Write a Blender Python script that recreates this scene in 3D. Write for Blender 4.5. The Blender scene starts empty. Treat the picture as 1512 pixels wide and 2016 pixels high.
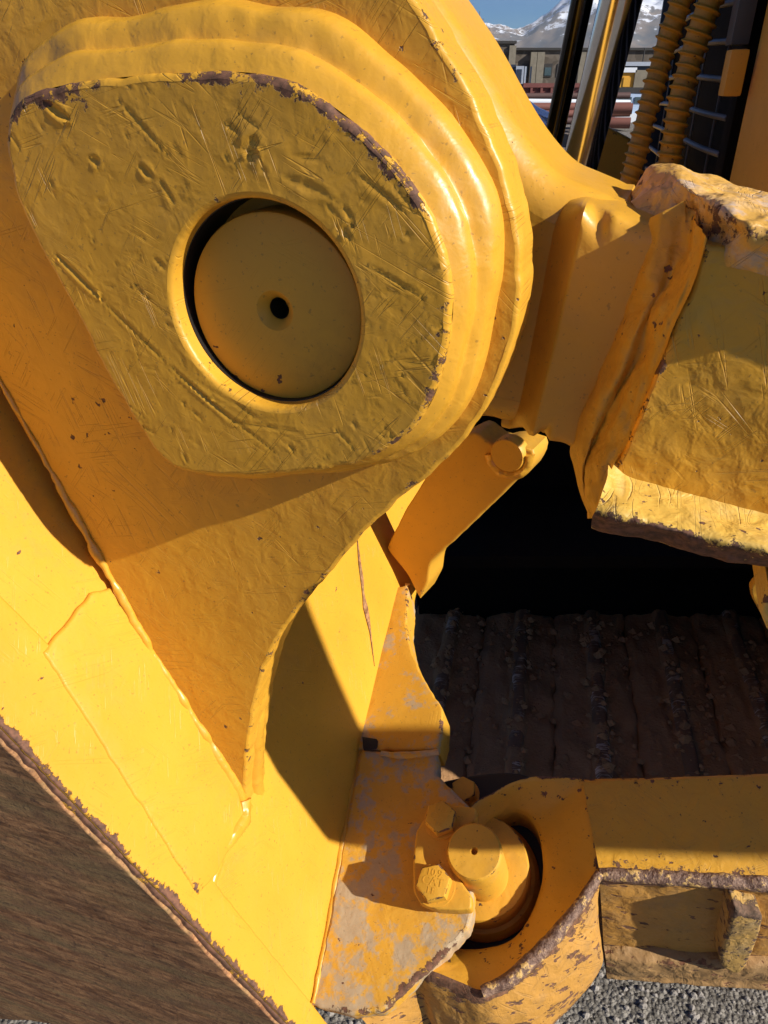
import bpy, bmesh, math, random
import numpy as np
from mathutils import Vector, Matrix
from mathutils.geometry import delaunay_2d_cdt
random.seed(7); RNG = np.random.default_rng(7)

# ------------------------------------------------------------ camera, sky, sun, exposure
scene = bpy.context.scene
COL = scene.collection
FPX, CAM_H, PITCH = 1455.0, 1.25, math.radians(30)
cam_data = bpy.data.cameras.new('camera')
cam_data.sensor_fit = 'VERTICAL'; cam_data.sensor_height = 36.0
cam_data.lens = 36.0 * FPX / 2016.0
cam_data.clip_start = 0.02; cam_data.clip_end = 40000
cam = bpy.data.objects.new('camera', cam_data); COL.objects.link(cam)
cam.location = (0, 0, CAM_H); cam.rotation_euler = (math.pi/2 - PITCH, 0, 0)
scene.camera = cam

SUN_AZ, SUN_EL = math.radians(-27.2), math.radians(31.0)      # azimuth measured from +X towards +Y
SUN = np.array([math.cos(SUN_EL)*math.cos(SUN_AZ), math.cos(SUN_EL)*math.sin(SUN_AZ), math.sin(SUN_EL)])
world = bpy.data.worlds.new('World'); scene.world = world; world.use_nodes = True
wn = world.node_tree.nodes; wl = world.node_tree.links
sky = wn.new('ShaderNodeTexSky'); sky.sky_type = 'NISHITA'; sky.sun_disc = False
sky.sun_elevation = SUN_EL; sky.sun_rotation = math.pi/2 - SUN_AZ
sky.altitude = 1300; sky.air_density = 1.0; sky.dust_density = 0.0; sky.ozone_density = 6.0
wn['Background'].inputs['Strength'].default_value = 0.05
hsv = wn.new('ShaderNodeHueSaturation'); hsv.inputs['Saturation'].default_value = 1.8; hsv.inputs['Hue'].default_value = 0.515
wl.new(sky.outputs[0], hsv.inputs['Color']); wl.new(hsv.outputs[0], wn['Background'].inputs['Color'])
sd = bpy.data.lights.new('sun', 'SUN'); sd.energy = 5.0; sd.angle = math.radians(0.5); sd.color = (1.0, 0.955, 0.88)
sun = bpy.data.objects.new('sun', sd); COL.objects.link(sun)
sun.rotation_euler = Vector(-SUN).to_track_quat('-Z', 'Y').to_euler()
scene.view_settings.view_transform = 'Standard'; scene.view_settings.look = 'None'
scene.view_settings.exposure = 0.62; scene.view_settings.gamma = 1.0
scene.view_settings.use_curve_mapping = False
scene.render.engine = 'CYCLES'
scene.cycles.max_bounces = 10; scene.cycles.diffuse_bounces = 6; scene.cycles.glossy_bounces = 5

# ------------------------------------------------------------ geometry helpers
CAM = np.array([0, 0, CAM_H]); AX = np.array([1., 0, 0])
UPC = np.array([0, math.sin(PITCH), math.cos(PITCH)]); FWD = np.array([0, math.cos(PITCH), -math.sin(PITCH)])
def nrm(a): a = np.asarray(a, float); return a/np.linalg.norm(a)
def ray(u, v): return (u-756)/FPX*AX + (1008-v)/FPX*UPC + FWD
def on_plane(u, v, n, d): r = ray(u, v); return CAM + r*((d - n@CAM)/(n@r))
def at_depth(u, v, k): return CAM + ray(u, v)*k

def vnoise(P, scale=1.0, seed=0):
    """smooth value noise in -1..1 on N x 3 points"""
    Q = np.asarray(P, float)*scale + seed*17.31
    i = np.floor(Q).astype(np.int64); f = Q - i; f = f*f*(3-2*f)
    out = np.zeros(len(Q))
    for dx in (0, 1):
        for dy in (0, 1):
            for dz in (0, 1):
                a = (i[:, 0]+dx)*374761393 + (i[:, 1]+dy)*668265263 + (i[:, 2]+dz)*2147483647 + seed*144665
                a = (a ^ (a >> 13)) * 1274126177; a = a ^ (a >> 16)
                h = (a & 0xffff)/32767.5 - 1
                out += h*np.where(dx, f[:, 0], 1-f[:, 0])*np.where(dy, f[:, 1], 1-f[:, 1])*np.where(dz, f[:, 2], 1-f[:, 2])
    return out
def fbm(P, scale, seed=0, octv=4, gain=0.5):
    o = 0; a = 1
    for k in range(octv):
        o = o + a*vnoise(P, scale*2**k, seed+k); a *= gain
    return o

def catmull(P, closed, sub=12):
    P = np.asarray(P, float); n = len(P); out = []
    rng = range(n) if closed else range(n-1)
    for i in rng:
        if closed: p0, p1, p2, p3 = P[i-1], P[i], P[(i+1) % n], P[(i+2) % n]
        else: p0, p1, p2, p3 = P[max(i-1, 0)], P[i], P[i+1], P[min(i+2, n-1)]
        s = np.linspace(0, 1, sub, endpoint=False)[:, None]
        out.append(0.5*(2*p1 + (p2-p0)*s + (2*p0-5*p1+4*p2-p3)*s**2 + (3*p1-p0-3*p2+p3)*s**3))
    if not closed: out.append(P[-1:])
    return np.vstack(out)
def resample(P, closed, step=None, n=None):
    P = np.asarray(P, float)
    if closed: P = np.vstack([P, P[:1]])
    seg = np.linalg.norm(np.diff(P, axis=0), axis=1); L = np.r_[0, np.cumsum(seg)]
    if n is None: n = max(6, int(round(L[-1]/step)))
    s = np.linspace(0, L[-1], n+1)[:-1] if closed else np.linspace(0, L[-1], n)
    return np.stack([np.interp(s, L, P[:, k]) for k in range(P.shape[1])], 1)

class Frame:
    """a plane in the world: n looks out of its front face"""
    def __init__(s, n, p, ax):
        s.n = nrm(n); s.o = np.asarray(p, float)
        s.ax = nrm(np.asarray(ax, float) - (np.asarray(ax)@s.n)*s.n); s.ay = np.cross(s.n, s.ax)
    def off(s, h): return Frame(s.n, s.o + h*s.n, s.ax)
    def px(s, u, v): return s.to2(on_plane(u, v, s.n, s.n@s.o))
    def wp(s, u, v): return on_plane(u, v, s.n, s.n@s.o)
    def to2(s, P): q = np.asarray(P) - s.o; return np.array([q@s.ax, q@s.ay])
    def to3(s, xy, h=0.0):
        xy = np.atleast_2d(xy); h = np.broadcast_to(np.asarray(h, float), (len(xy),))
        return s.o + xy[:, :1]*s.ax + xy[:, 1:2]*s.ay + h[:, None]*s.n
def inside(pts, poly):
    x, y = pts[:, 0], pts[:, 1]; r = np.zeros(len(pts), bool); n = len(poly); j = n-1
    for i in range(n):
        xi, yi = poly[i]; xj, yj = poly[j]
        c = ((yi > y) != (yj > y))
        with np.errstate(divide='ignore', invalid='ignore'):
            r ^= c & (x < (xj-xi)*(y-yi)/(yj-yi+1e-30) + xi)
        j = i
    return r
def area2(P): x, y = P[:, 0], P[:, 1]; return 0.5*np.sum(x*np.roll(y, -1) - np.roll(x, -1)*y)
def inset(P, d):
    """offset a CCW loop inwards by d"""
    a = P - np.roll(P, 1, 0); b = np.roll(P, -1, 0) - P
    a /= np.linalg.norm(a, axis=1)[:, None]+1e-12; b /= np.linalg.norm(b, axis=1)[:, None]+1e-12
    m = a+b; m /= np.linalg.norm(m, axis=1)[:, None]+1e-12
    nv = np.stack([-m[:, 1], m[:, 0]], 1)
    c = np.clip((a*m).sum(1), 0.5, 1)
    return P + nv*(d/c)[:, None]

def empty(name, loc, label=None, cat=None, group=None):
    o = bpy.data.objects.new(name, None); COL.objects.link(o); o.location = loc
    o.empty_display_size = 0.05
    return tag(o, label, cat, group)
def tag(o, label=None, cat=None, group=None, kind=None):
    if label: o['label'] = label
    if cat: o['category'] = cat
    if group: o['group'] = group
    if kind: o['kind'] = kind
    return o
def root_loc(parent):
    p = parent; L = np.zeros(3)
    while p is not None: L = L + np.array(p.location); p = p.parent
    return L
def mesh_obj(name, V, Fc, mat, parent=None, wear=None, smooth=True, sharp=None, loc=None):
    """V in world coordinates; the object keeps its parent's (or its own) origin"""
    V = np.asarray(V, float); base = root_loc(parent) if parent is not None else (np.array(loc) if loc is not None else V.mean(0)*[1, 1, 0] + [0, 0, V[:, 2].min()])
    me = bpy.data.meshes.new(name); me.from_pydata((V-base).tolist(), [], [tuple(int(i) for i in f) for f in Fc]); me.update()
    if wear is not None:
        at = me.attributes.new('wear', 'FLOAT', 'POINT'); at.data.foreach_set('value', np.asarray(wear, np.float32))
    bm = bmesh.new(); bm.from_mesh(me); bmesh.ops.remove_doubles(bm, verts=bm.verts, dist=1e-5); bm.to_mesh(me); bm.free()
    if smooth:
        me.polygons.foreach_set('use_smooth', [True]*len(me.polygons))
        if sharp: me.set_sharp_from_angle(angle=math.radians(sharp))
    if mat: me.materials.append(mat)
    o = bpy.data.objects.new(name, me); COL.objects.link(o)
    if parent is not None: o.parent = parent
    else: o.location = base
    return o

def slab(name, fr, outline, thick, mat, parent, bev=0.003, holes=(), step=0.006, grid=None, wear=0.4, decay=0.006,
         curved=True, jitter=0.0, seed=1, disp=None, bevseg=3, is_px=True, base_wear=0.0):
    """plate with rounded, worn edges; outline (and holes) in photo pixels of the frame's plane or 2-D metres; front faces fr.n"""
    wts = None
    if len(outline[0]) == 3:
        wts = np.array([p[2] for p in outline], float)
    O = np.array([fr.px(p[0], p[1]) if is_px else np.array(p[:2]) for p in outline])
    if wts is None: wts = np.full(len(O), wear)
    OW = np.c_[O, wts]
    OW = resample(catmull(OW, True) if curved else OW, True, step=step)
    if area2(OW) < 0: OW = OW[::-1].copy()
    O = OW[:, :2]; W = np.clip(OW[:, 2], 0, 2)
    if jitter:
        P3 = np.c_[O, np.zeros(len(O))]
        O = inset(O, jitter*fbm(P3, 90, seed, 3))
    V = []; Fc = []; WR = []; FM = []
    def addring(xy, h, w, fm):
        s = len(V); V.extend(np.c_[xy, np.full(len(xy), h)]); WR.extend(w); FM.extend([fm]*len(xy)); return s
    def bridge(a, b, n):
        for i in range(n):
            j = (i+1) % n; Fc.append((a+i, a+j, b+j, b+i))
    n = len(O)
    r0 = addring(O, -thick, W*0.5+base_wear, 0.0); Fc.append(tuple(reversed(range(r0, r0+n))) if not holes else (r0, r0, r0))
    if holes: Fc.pop()
    prev = r0
    r1 = addring(O, -min(thick*0.5, bev*4), W*0.55+base_wear, 0.0); bridge(prev, r1, n); prev = r1
    last = O
    for k in range(bevseg+1):
        a = math.pi/2*k/bevseg
        last = inset(O, bev*(1-math.cos(a)))
        r = addring(last, -bev*(1-math.sin(a)), W+base_wear, 0.0); bridge(prev, r, n); prev = r
    loops = [last]; hin = []
    for hp in holes:
        Hh = np.array([fr.px(p[0], p[1]) if is_px else np.array(p[:2]) for p in hp])
        Hh = resample(catmull(Hh, True), True, step=step)
        if area2(Hh) > 0: Hh = Hh[::-1].copy()
        m = len(Hh); one = np.full(m, 0.35)
        a0 = addring(Hh, -thick, one*0, 0); p2 = a0
        for k in range(bevseg+1):
            a = math.pi/2*k/bevseg
            hl = inset(Hh, bev*(1-math.cos(a)))
            r = addring(hl, -bev*(1-math.sin(a)), one, 0); bridge(p2, r, m); p2 = r
        loops.append(hl); hin.append(hl)
    g = grid or 0.012
    lo = last.min(0); hi = last.max(0)
    gx, gy = np.meshgrid(np.arange(lo[0], hi[0], g), np.arange(lo[1], hi[1], g)); G = np.c_[gx.ravel(), gy.ravel()]
    G[:, 0] += (np.round((G[:, 1]-lo[1])/g) % 2)*g*0.5
    if len(G):
        ok = inside(G, last)
        for hl in hin: ok &= ~inside(G, hl)
        G = G[ok]
        allL = np.vstack(loops)
        if len(G):
            d = np.full(len(G), 9.0)
            for c in range(0, len(allL), 64):
                d = np.minimum(d, np.sqrt(((G[:, None]-allL[None, c:c+64])**2).sum(2)).min(1))
            G = G[d > 0.6*min(g, step*1.2)]
    pts = np.vstack(loops+[G]) if len(G) else np.vstack(loops)
    edges = []; s = 0
    for lp in loops:
        m = len(lp); edges += [(s+i, s+(i+1) % m) for i in range(m)]; s += m
    res = delaunay_2d_cdt([Vector(p) for p in pts], edges, [], 0, 1e-7)
    vv = np.array([list(v) for v in res[0]]); ff = np.array(res[2], dtype=object)
    ff = np.array([list(f) for f in res[2]])
    cen = vv[ff].mean(1); keep = inside(cen, last)
    for hl in hin: keep &= ~inside(cen, hl)
    ff = ff[keep]
    A = vv[ff]; cr = (A[:, 1, 0]-A[:, 0, 0])*(A[:, 2, 1]-A[:, 0, 1])-(A[:, 1, 1]-A[:, 0, 1])*(A[:, 2, 0]-A[:, 0, 0])
    ff[cr < 0] = ff[cr < 0][:, ::-1]
    dd = np.full(len(vv), 9.0); wi = np.zeros(len(vv))
    for c in range(0, n, 64):
        q = ((vv[:, None]-O[None, c:c+64])**2).sum(2); k = q.argmin(1); m = np.sqrt(q[np.arange(len(vv)), k])
        b = m < dd; dd[b] = m[b]; wi[b] = W[c:c+64][k[b]]
    wf = wi*np.exp(-np.maximum(dd-bev, 0)/decay)
    for hp in hin:
        q = np.sqrt(((vv[:, None]-hp[None])**2).sum(2).min(1)); wf = np.maximum(wf, 0.35*np.exp(-q/decay*1.3))
    st = len(V); V.extend(np.c_[vv, np.zeros(len(vv))]); WR.extend(wf+base_wear); FM.extend(np.clip(dd/0.004, 0, 1))
    Fc += [tuple(f+st) for f in ff]
    V = np.array(V); FM = np.array(FM)
    if disp is not None: V[:, 2] += disp(V[:, :2])*np.maximum(FM, 0.3)
    return mesh_obj(name, fr.to3(V[:, :2], V[:, 2]), Fc, mat, parent, wear=WR, sharp=50)

def loft(name, rows, mat, parent, n=80, sub=6, smooth_rows=True, amp=0.0, freq=60, seed=1, wear=None, closed=False, sharp=None, curved=True, octv=3, fade=True):
    """surface through polylines; rows: list of point lists (world)"""
    R = []
    for r in rows:
        r = np.asarray(r, float)
        R.append(resample(catmull(r, closed) if curved and len(r) > 2 else r, closed, n=n))
    R = np.array(R); m = len(R)
    wv = np.zeros(m) if wear is None else np.array(wear, float)
    if sub > 1:
        if smooth_rows: G = catmull(R.reshape(m, -1), False, sub).reshape(-1, n, 3)
        else:
            s = np.linspace(0, m-1, (m-1)*sub+1); i = np.minimum(s.astype(int), m-2); f = (s-i)[:, None, None]; G = R[i]*(1-f)+R[i+1]*f
        wv = np.interp(np.linspace(0, m-1, len(G)), np.arange(m), wv)
    else: G = R
    M = len(G)
    du = np.gradient(G, axis=1); dv = np.gradient(G, axis=0); N = np.cross(dv, du); N /= np.linalg.norm(N, axis=2)[..., None]+1e-12
    c = N.reshape(-1, 3); cm = (CAM - G.reshape(-1, 3)); 
    flip = np.sign((c*cm).sum(1).sum())
    if flip < 0: N = -N
    if amp:
        d = amp*fbm(G.reshape(-1, 3), freq, seed, octv).reshape(M, n)
        if fade: d *= np.sin(np.linspace(0, math.pi, M))[:, None]*0.85+0.15
        G = G + N*d[..., None]
    Fc = []
    for i in range(M-1):
        for j in range(n if closed else n-1):
            k = (j+1) % n
            f = (i*n+j, i*n+k, (i+1)*n+k, (i+1)*n+j)
            Fc.append(f if flip < 0 else f[::-1])
    return mesh_obj(name, G.reshape(-1, 3), Fc, mat, parent, wear=np.repeat(wv, n), sharp=sharp)

def tube(name, path, rad, mat, parent, seg=12, amp=0.0, freq=80, seed=1, wear=0.0, caps=True, ripple=None, step=None, curved=True, octv=3, sharp=40, loc=None, ret=False):
    P = np.asarray(path, float)
    if curved and len(P) > 2: P = catmull(P, False, 10)
    if step: P = resample(P, False, n=max(2, int(np.linalg.norm(np.diff(P, axis=0), axis=1).sum()/step)))
    n = len(P); T = np.gradient(P, axis=0); T /= np.linalg.norm(T, axis=1)[:, None]
    rad = np.interp(np.linspace(0, 1, n), np.linspace(0, 1, len(np.atleast_1d(rad))), np.atleast_1d(rad))
    a = np.array([0, 0, 1.]) if abs(T[0][2]) < 0.9 else np.array([1., 0, 0])
    x = nrm(np.cross(T[0], a)); X = []
    for k in range(n): x = nrm(x - (x@T[k])*T[k]); X.append(x)
    X = np.array(X); Y = np.cross(T, X)
    th = np.linspace(0, 2*math.pi, seg, endpoint=False)
    D = X[:, None]*np.cos(th)[None, :, None] + Y[:, None]*np.sin(th)[None, :, None]
    rr = np.repeat(rad[:, None], seg, 1)
    if ripple is not None: rr = ripple(rr, np.r_[0, np.cumsum(np.linalg.norm(np.diff(P, axis=0), axis=1))][:, None], th[None])
    G = P[:, None] + D*rr[..., None]
    if amp: G = G + D*(amp*fbm(G.reshape(-1, 3), freq, seed, octv)).reshape(n, seg, 1)
    Fc = [(i*seg+j, i*seg+(j+1) % seg, (i+1)*seg+(j+1) % seg, (i+1)*seg+j) for i in range(n-1) for j in range(seg)]
    if caps: Fc += [tuple(reversed(range(seg))), tuple((n-1)*seg+j for j in range(seg))]
    if ret: return G.reshape(-1, 3), Fc
    return mesh_obj(name, G.reshape(-1, 3), Fc, mat, parent, wear=np.full(n*seg, wear), sharp=sharp, loc=loc)

def revolve(name, fr, c2, prof, mat, parent, seg=64, wear=None, sharp=35, phase=0.0, loc=None):
    """lathe about fr.n through the 2-D point c2; prof = [(radius, height)...] from the outside in"""
    V = []; Fc = []; W = []
    th = np.linspace(0, 2*math.pi, seg, endpoint=False)+phase
    for k, (r, h) in enumerate(prof):
        xy = np.c_[c2[0]+r*np.cos(th), c2[1]+r*np.sin(th)]
        V.extend(fr.to3(xy, h)); W += [0 if wear is None else wear[k]]*seg
    for k in range(len(prof)-1):
        for j in range(seg):
            jj = (j+1) % seg; Fc.append((k*seg+j, k*seg+jj, (k+1)*seg+jj, (k+1)*seg+j))
    if prof[-1][0] > 1e-6: Fc.append(tuple((len(prof)-1)*seg+j for j in range(seg)))
    return mesh_obj(name, V, Fc, mat, parent, wear=W, sharp=sharp, loc=loc)

def box(c, ax, ay, az, sx, sy, sz):
    c = np.asarray(c, float); V = []
    for x in (-1, 1):
        for y in (-1, 1):
            for z in (-1, 1): V.append(c + x*sx/2*np.asarray(ax) + y*sy/2*np.asarray(ay) + z*sz/2*np.asarray(az))
    return V, [(0, 1, 3, 2), (4, 6, 7, 5), (0, 4, 5, 1), (2, 3, 7, 6), (0, 2, 6, 4), (1, 5, 7, 3)]
EX, EY, EZ = np.eye(3)
def box_obj(name, c, s, mat, parent=None, ax=EX, ay=EY, az=EZ, bevel=0.0, loc=None):
    V, Fc = box(c, ax, ay, az, *s)
    o = mesh_obj(name, V, Fc, mat, parent, smooth=False, loc=loc)
    if bevel:
        bm = bmesh.new(); bm.from_mesh(o.data); bmesh.ops.bevel(bm, geom=list(bm.edges), offset=bevel, segments=2, affect='EDGES', profile=0.7)
        for f in bm.faces: f.smooth = True
        bm.to_mesh(o.data); bm.free(); o.data.set_sharp_from_angle(angle=math.radians(40))
    return o
def join(parts):
    V = []; Fc = []
    for v, f in parts:
        s = len(V); V += list(v); Fc += [tuple(i+s for i in q) for q in f]
    return V, Fc

# ------------------------------------------------------------ directions of the place
W = nrm([0.33, 0.944, 0]); T = np.array([W[1], -W[0], 0])          # across the blade / along its lug plates
NB_ = nrm([0.8558, -0.2992, 0.4221])                               # back of the blade
NF = nrm([-0.2005, -0.3308, 0.9222])                               # push-arm pivot plane
TF = nrm([0.98, -0.19, 0]); TL = nrm([0.19, 0.98, 0])              # tractor: rearwards / across
# ------------------------------------------------------------ materials
class NB:
    def __init__(s, name):
        s.m = bpy.data.materials.new(name); s.m.use_nodes = True; s.t = s.m.node_tree; s.b = s.t.nodes['Principled BSDF']
        s.co = s.t.nodes.new('ShaderNodeTexCoord').outputs['Object']
    def n(s, typ): return s.t.nodes.new(typ)
    def put(s, sock, v):
        if isinstance(v, bpy.types.NodeSocket): s.t.links.new(v, sock)
        elif isinstance(v, (tuple, list)): sock.default_value = tuple(v)+(1,) if len(v) == 3 and len(sock.default_value) == 4 else v
        else: sock.default_value = v
    def math(s, op, a, b=0.0, c=None, clamp=False):
        q = s.n('ShaderNodeMath'); q.operation = op; q.use_clamp = clamp; s.put(q.inputs[0], a); s.put(q.inputs[1], b)
        if c is not None: s.put(q.inputs[2], c)
        return q.outputs[0]
    def mapping(s, rot=(0, 0, 0), scale=(1, 1, 1), loc=(0, 0, 0), co=None):
        q = s.n('ShaderNodeMapping'); s.put(q.inputs['Vector'], co or s.co); q.inputs['Location'].default_value = loc
        q.inputs['Rotation'].default_value = rot; q.inputs['Scale'].default_value = scale; return q.outputs[0]
    def noise(s, scale, detail=3, rough=0.55, co=None, dist=0.0):
        q = s.n('ShaderNodeTexNoise'); s.put(q.inputs['Vector'], co or s.co); q.inputs['Scale'].default_value = scale
        q.inputs['Detail'].default_value = detail; q.inputs['Roughness'].default_value = rough; q.inputs['Distortion'].default_value = dist; return q.outputs['Fac']
    def vor(s, scale, feat='F1', co=None, out='Distance', rnd=1.0):
        q = s.n('ShaderNodeTexVoronoi'); q.feature = feat; s.put(q.inputs['Vector'], co or s.co); q.inputs['Scale'].default_value = scale
        q.inputs['Randomness'].default_value = rnd; return q.outputs[out]
    def ramp(s, x, lo, hi, a=0.0, b=1.0):
        q = s.n('ShaderNodeMapRange'); q.interpolation_type = 'SMOOTHSTEP'; s.put(q.inputs['Value'], x)
        q.inputs['From Min'].default_value = lo; q.inputs['From Max'].default_value = hi; q.inputs['To Min'].default_value = a; q.inputs['To Max'].default_value = b
        return q.outputs[0]
    def mix(s, f, a, b):
        q = s.n('ShaderNodeMix'); q.data_type = 'RGBA'; s.put(q.inputs[0], f); s.put(q.inputs[6], a); s.put(q.inputs[7], b); return q.outputs[2]
    def attr(s, name):
        q = s.n('ShaderNodeAttribute'); q.attribute_name = name; return q.outputs['Fac']
    def bump(s, h, dist, strength=1.0, normal=None):
        q = s.n('ShaderNodeBump'); s.put(q.inputs['Height'], h); q.inputs['Distance'].default_value = dist; q.inputs['Strength'].default_value = strength
        if normal is not None: s.put(q.inputs['Normal'], normal)
        return q.outputs[0]
    def out(s, color, rough=0.5, normal=None, metal=0.0, spec=0.5):
        s.put(s.b.inputs['Base Color'], color); s.put(s.b.inputs['Roughness'], rough); s.put(s.b.inputs['Metallic'], metal)
        s.b.inputs['Specular IOR Level'].default_value = spec
        if normal is not None: s.put(s.b.inputs['Normal'], normal)
        return s.m

YEL = (0.67, 0.334, 0.028)
def paint(name, base=YEL, rough=0.34, dents=1.0, scratch=1.0, chips=0.0, wearamt=1.0, dirt=0.25, primer=0.0, off=0.0,
          rust=(0.090, 0.044, 0.024), dust=(0.44, 0.26, 0.06), primc=(0.47, 0.38, 0.26), grain=(1, 1, 1), spec=0.42, lump=0.0, plane=((.944, -.33, 0), (0, 0, 1))):
    b = NB(name); co = b.mapping(loc=(off*3.1, off*1.7, off*2.3))
    b.co = co
    big = b.noise(7, 3); mid = b.noise(38, 4, 0.6); fine = b.noise(170, 4, 0.65); pick = b.math('ADD', b.math('MULTIPLY', b.noise(110, 6, 0.75, co=b.mapping(scale=grain, co=co)), 0.62), b.math('MULTIPLY', b.noise(24, 3, 0.6, co=b.mapping(scale=grain, loc=(4, 2, 8), co=co)), 0.38))
    # scratches: long thin grooves lying in the plane of the face
    def dot(v):
        q = b.n('ShaderNodeVectorMath'); q.operation = 'DOT_PRODUCT'; b.put(q.inputs[0], co); q.inputs[1].default_value = tuple(v); return q.outputs['Value']
    px_, py_ = dot(plane[0]), dot(plane[1]); scr = None
    for k, (an, fl, fw) in enumerate([(-.75, 5, 120), (-.45, 9, 230), (.25, 7, 170), (-1.25, 8, 200), (.9, 10, 260)]):
        ca, sa = math.cos(an), math.sin(an)
        uu = b.math('ADD', b.math('MULTIPLY', px_, ca*fl), b.math('MULTIPLY', py_, sa*fl)); vv = b.math('ADD', b.math('MULTIPLY', px_, -sa*fw), b.math('MULTIPLY', py_, ca*fw))
        cx = b.n('ShaderNodeCombineXYZ'); b.put(cx.inputs[0], uu); b.put(cx.inputs[1], vv); cx.inputs[2].default_value = k*3.7+off
        nz = b.noise(1.0, 1, 0.4, co=cx.outputs[0])
        l = b.ramp(b.math('ABSOLUTE', b.math('SUBTRACT', nz, 0.62)), 0.0, 0.022, 1.0, 0.0)
        msk = b.ramp(b.noise(13+4*k, 2, co=b.mapping(loc=(k*7.7+1, k, off), co=co)), 0.50, 0.66)
        l = b.math('MULTIPLY', l, msk)
        scr = l if scr is None else b.math('MAXIMUM', scr, l)
    # rust where the edge attribute says the paint has gone
    w = b.math('MULTIPLY', b.attr('wear'), wearamt)
    chip = b.ramp(b.math('ADD', w, b.math('MULTIPLY', b.math('SUBTRACT', pick, 0.5), 2.6)), 0.62, 0.69)
    if chips > 0:
        spot = b.ramp(b.math('ADD', b.noise(95, 3, 0.6, co=b.mapping(loc=(3, 9, 1), scale=grain, co=co)), b.math('MULTIPLY', b.noise(11, 2), 0.25)), 0.86-0.12*chips, 0.885-0.12*chips)
        chip = b.math('MAXIMUM', chip, spot)
    col = b.mix(b.ramp(big, 0.3, 0.7), tuple(c*0.93 for c in base), tuple(min(1, c*1.05) for c in base))
    if dirt: col = b.mix(b.math('MULTIPLY', b.ramp(b.math('ADD', b.math('MULTIPLY', mid, 0.6), b.math('MULTIPLY', big, 0.4)), 0.45, 0.75), dirt), col, dust)
    if primer:
        pm = b.ramp(b.math('ADD', b.math('MULTIPLY', b.noise(14, 4, 0.6), 0.55), b.math('MULTIPLY', b.noise(60, 5, 0.7), 0.45)), 0.53-primer*0.1, 0.61-primer*0.1)
        col = b.mix(b.math('MULTIPLY', pm, .82), col, b.mix(fine, primc, tuple(c*0.7 for c in primc)))
    grime = b.math('MULTIPLY', b.ramp(b.noise(4.5, 5, 0.65, co=b.mapping(loc=(2, 5, 1), co=co)), 0.46, 0.72), b.ramp(b.noise(70, 5, 0.7), 0.35, 0.7))
    col = b.mix(b.math('MULTIPLY', grime, 0.30), col, (0.30, 0.17, 0.05))
    speck = b.ramp(b.noise(330, 2, 0.5), 0.66, 0.72)
    col = b.mix(b.math('MULTIPLY', speck, 0.4), col, (0.16, 0.09, 0.035))
    col = b.mix(b.math('MULTIPLY', scr, 0.35*min(1.0, scratch)), col, dust)
    rc = b.mix(b.ramp(fine, 0.35, 0.65), rust, (rust[0]*2.2, rust[1]*2.0, rust[2]*2.0))
    col = b.mix(chip, col, rc)
    h = b.math('MULTIPLY', b.ramp(b.noise(55, 3, 0.5, dist=0.4), 0.3, 0.8), 0.9*dents)
    h = b.math('ADD', h, b.math('MULTIPLY', mid, 0.7*dents))
    pits = b.ramp(b.vor(48, co=b.mapping(scale=(1, 1.8, 1.3), co=co)), 0.02, 0.16)
    h = b.math('ADD', h, b.math('MULTIPLY', pits, 0.22*dents))
    h = b.math('ADD', h, b.math('MULTIPLY', fine, 0.10))
    h = b.math('SUBTRACT', h, b.math('MULTIPLY', scr, 0.32*scratch))
    h = b.math('SUBTRACT', h, b.math('MULTIPLY', chip, 0.35))
    if lump: h = b.math('ADD', h, b.math('MULTIPLY', b.noise(26, 3), lump))
    nm = b.bump(h, 0.0016)
    rg = b.math('ADD', b.math('ADD', rough, b.math('MULTIPLY', grime, 0.25)), b.math('MULTIPLY', chip, 0.35)); rg = b.math('ADD', rg, b.math('MULTIPLY', mid, 0.12), clamp=True)
    return b.out(col, rg, nm, spec=spec)

M = {}
M['boss'] = paint('paint_boss_face', dents=0.28, scratch=0.8, wearamt=1.0, dirt=0.30, off=1)
M['plate'] = paint('paint_plate', dents=0.35, scratch=0.6, chips=0.15, dirt=0.12, off=2)
M['weld'] = paint('paint_weld', rough=0.27, dents=0.30, scratch=0.0, wearamt=0.9, dirt=0.05, off=3, spec=0.6)
M['pin'] = paint('paint_pin', rough=0.45, dents=0.06, scratch=0.2, dirt=0.08, off=4, chips=0.12)
M['blade'] = paint('paint_blade', plane=(tuple(W), tuple(np.cross(NB_, W))), dents=0.12, scratch=0.28, wearamt=1.0, dirt=0.06, chips=0.05, off=5, grain=(1, .35, 1))
M['bracket'] = paint('paint_bracket', plane=((1, 0, 0), (0, .94, .34)), rough=0.55, dents=0.45, scratch=0.2, primer=0.55, dirt=0.4, chips=0.1, off=6)
M['bracket2'] = paint('paint_gusset', rough=0.5, dents=0.2, scratch=0.2, primer=0.1, dirt=0.2, chips=0.05, off=6.5)
M['casting'] = paint('paint_casting', rough=0.3, dents=0.18, scratch=0.0, dirt=0.10, off=7, chips=0.08, spec=0.55)
M['brace'] = paint('paint_brace', dents=0.6, scratch=0.7, wearamt=1.0, chips=0.12, dirt=0.45, off=8)
M['bracew'] = paint('paint_brace_weld', rough=0.4, dents=0.8, scratch=0.2, wearamt=1.0, chips=0.35, dirt=0.15, off=9)
M['capw'] = paint('worn_top', base=(0.64, 0.35, 0.07), rough=0.45, dents=1.5, chips=0.55, dirt=0.75, primer=0.03, off=10, primc=(0.55, 0.42, 0.33), dust=(0.60, 0.44, 0.28))
M['lowbead'] = paint('worn_ledge', base=(0.66, 0.40, 0.07), rough=0.42, dents=1.2, chips=0.55, dirt=0.5, off=11, dust=(0.62, 0.46, 0.2))
M['fork'] = paint('paint_fork', plane=((1, 0, 0), (0, .94, .34)), rough=0.45, dents=0.35, scratch=0.1, chips=0.55, dirt=0.08, off=12, wearamt=1.1)
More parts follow.
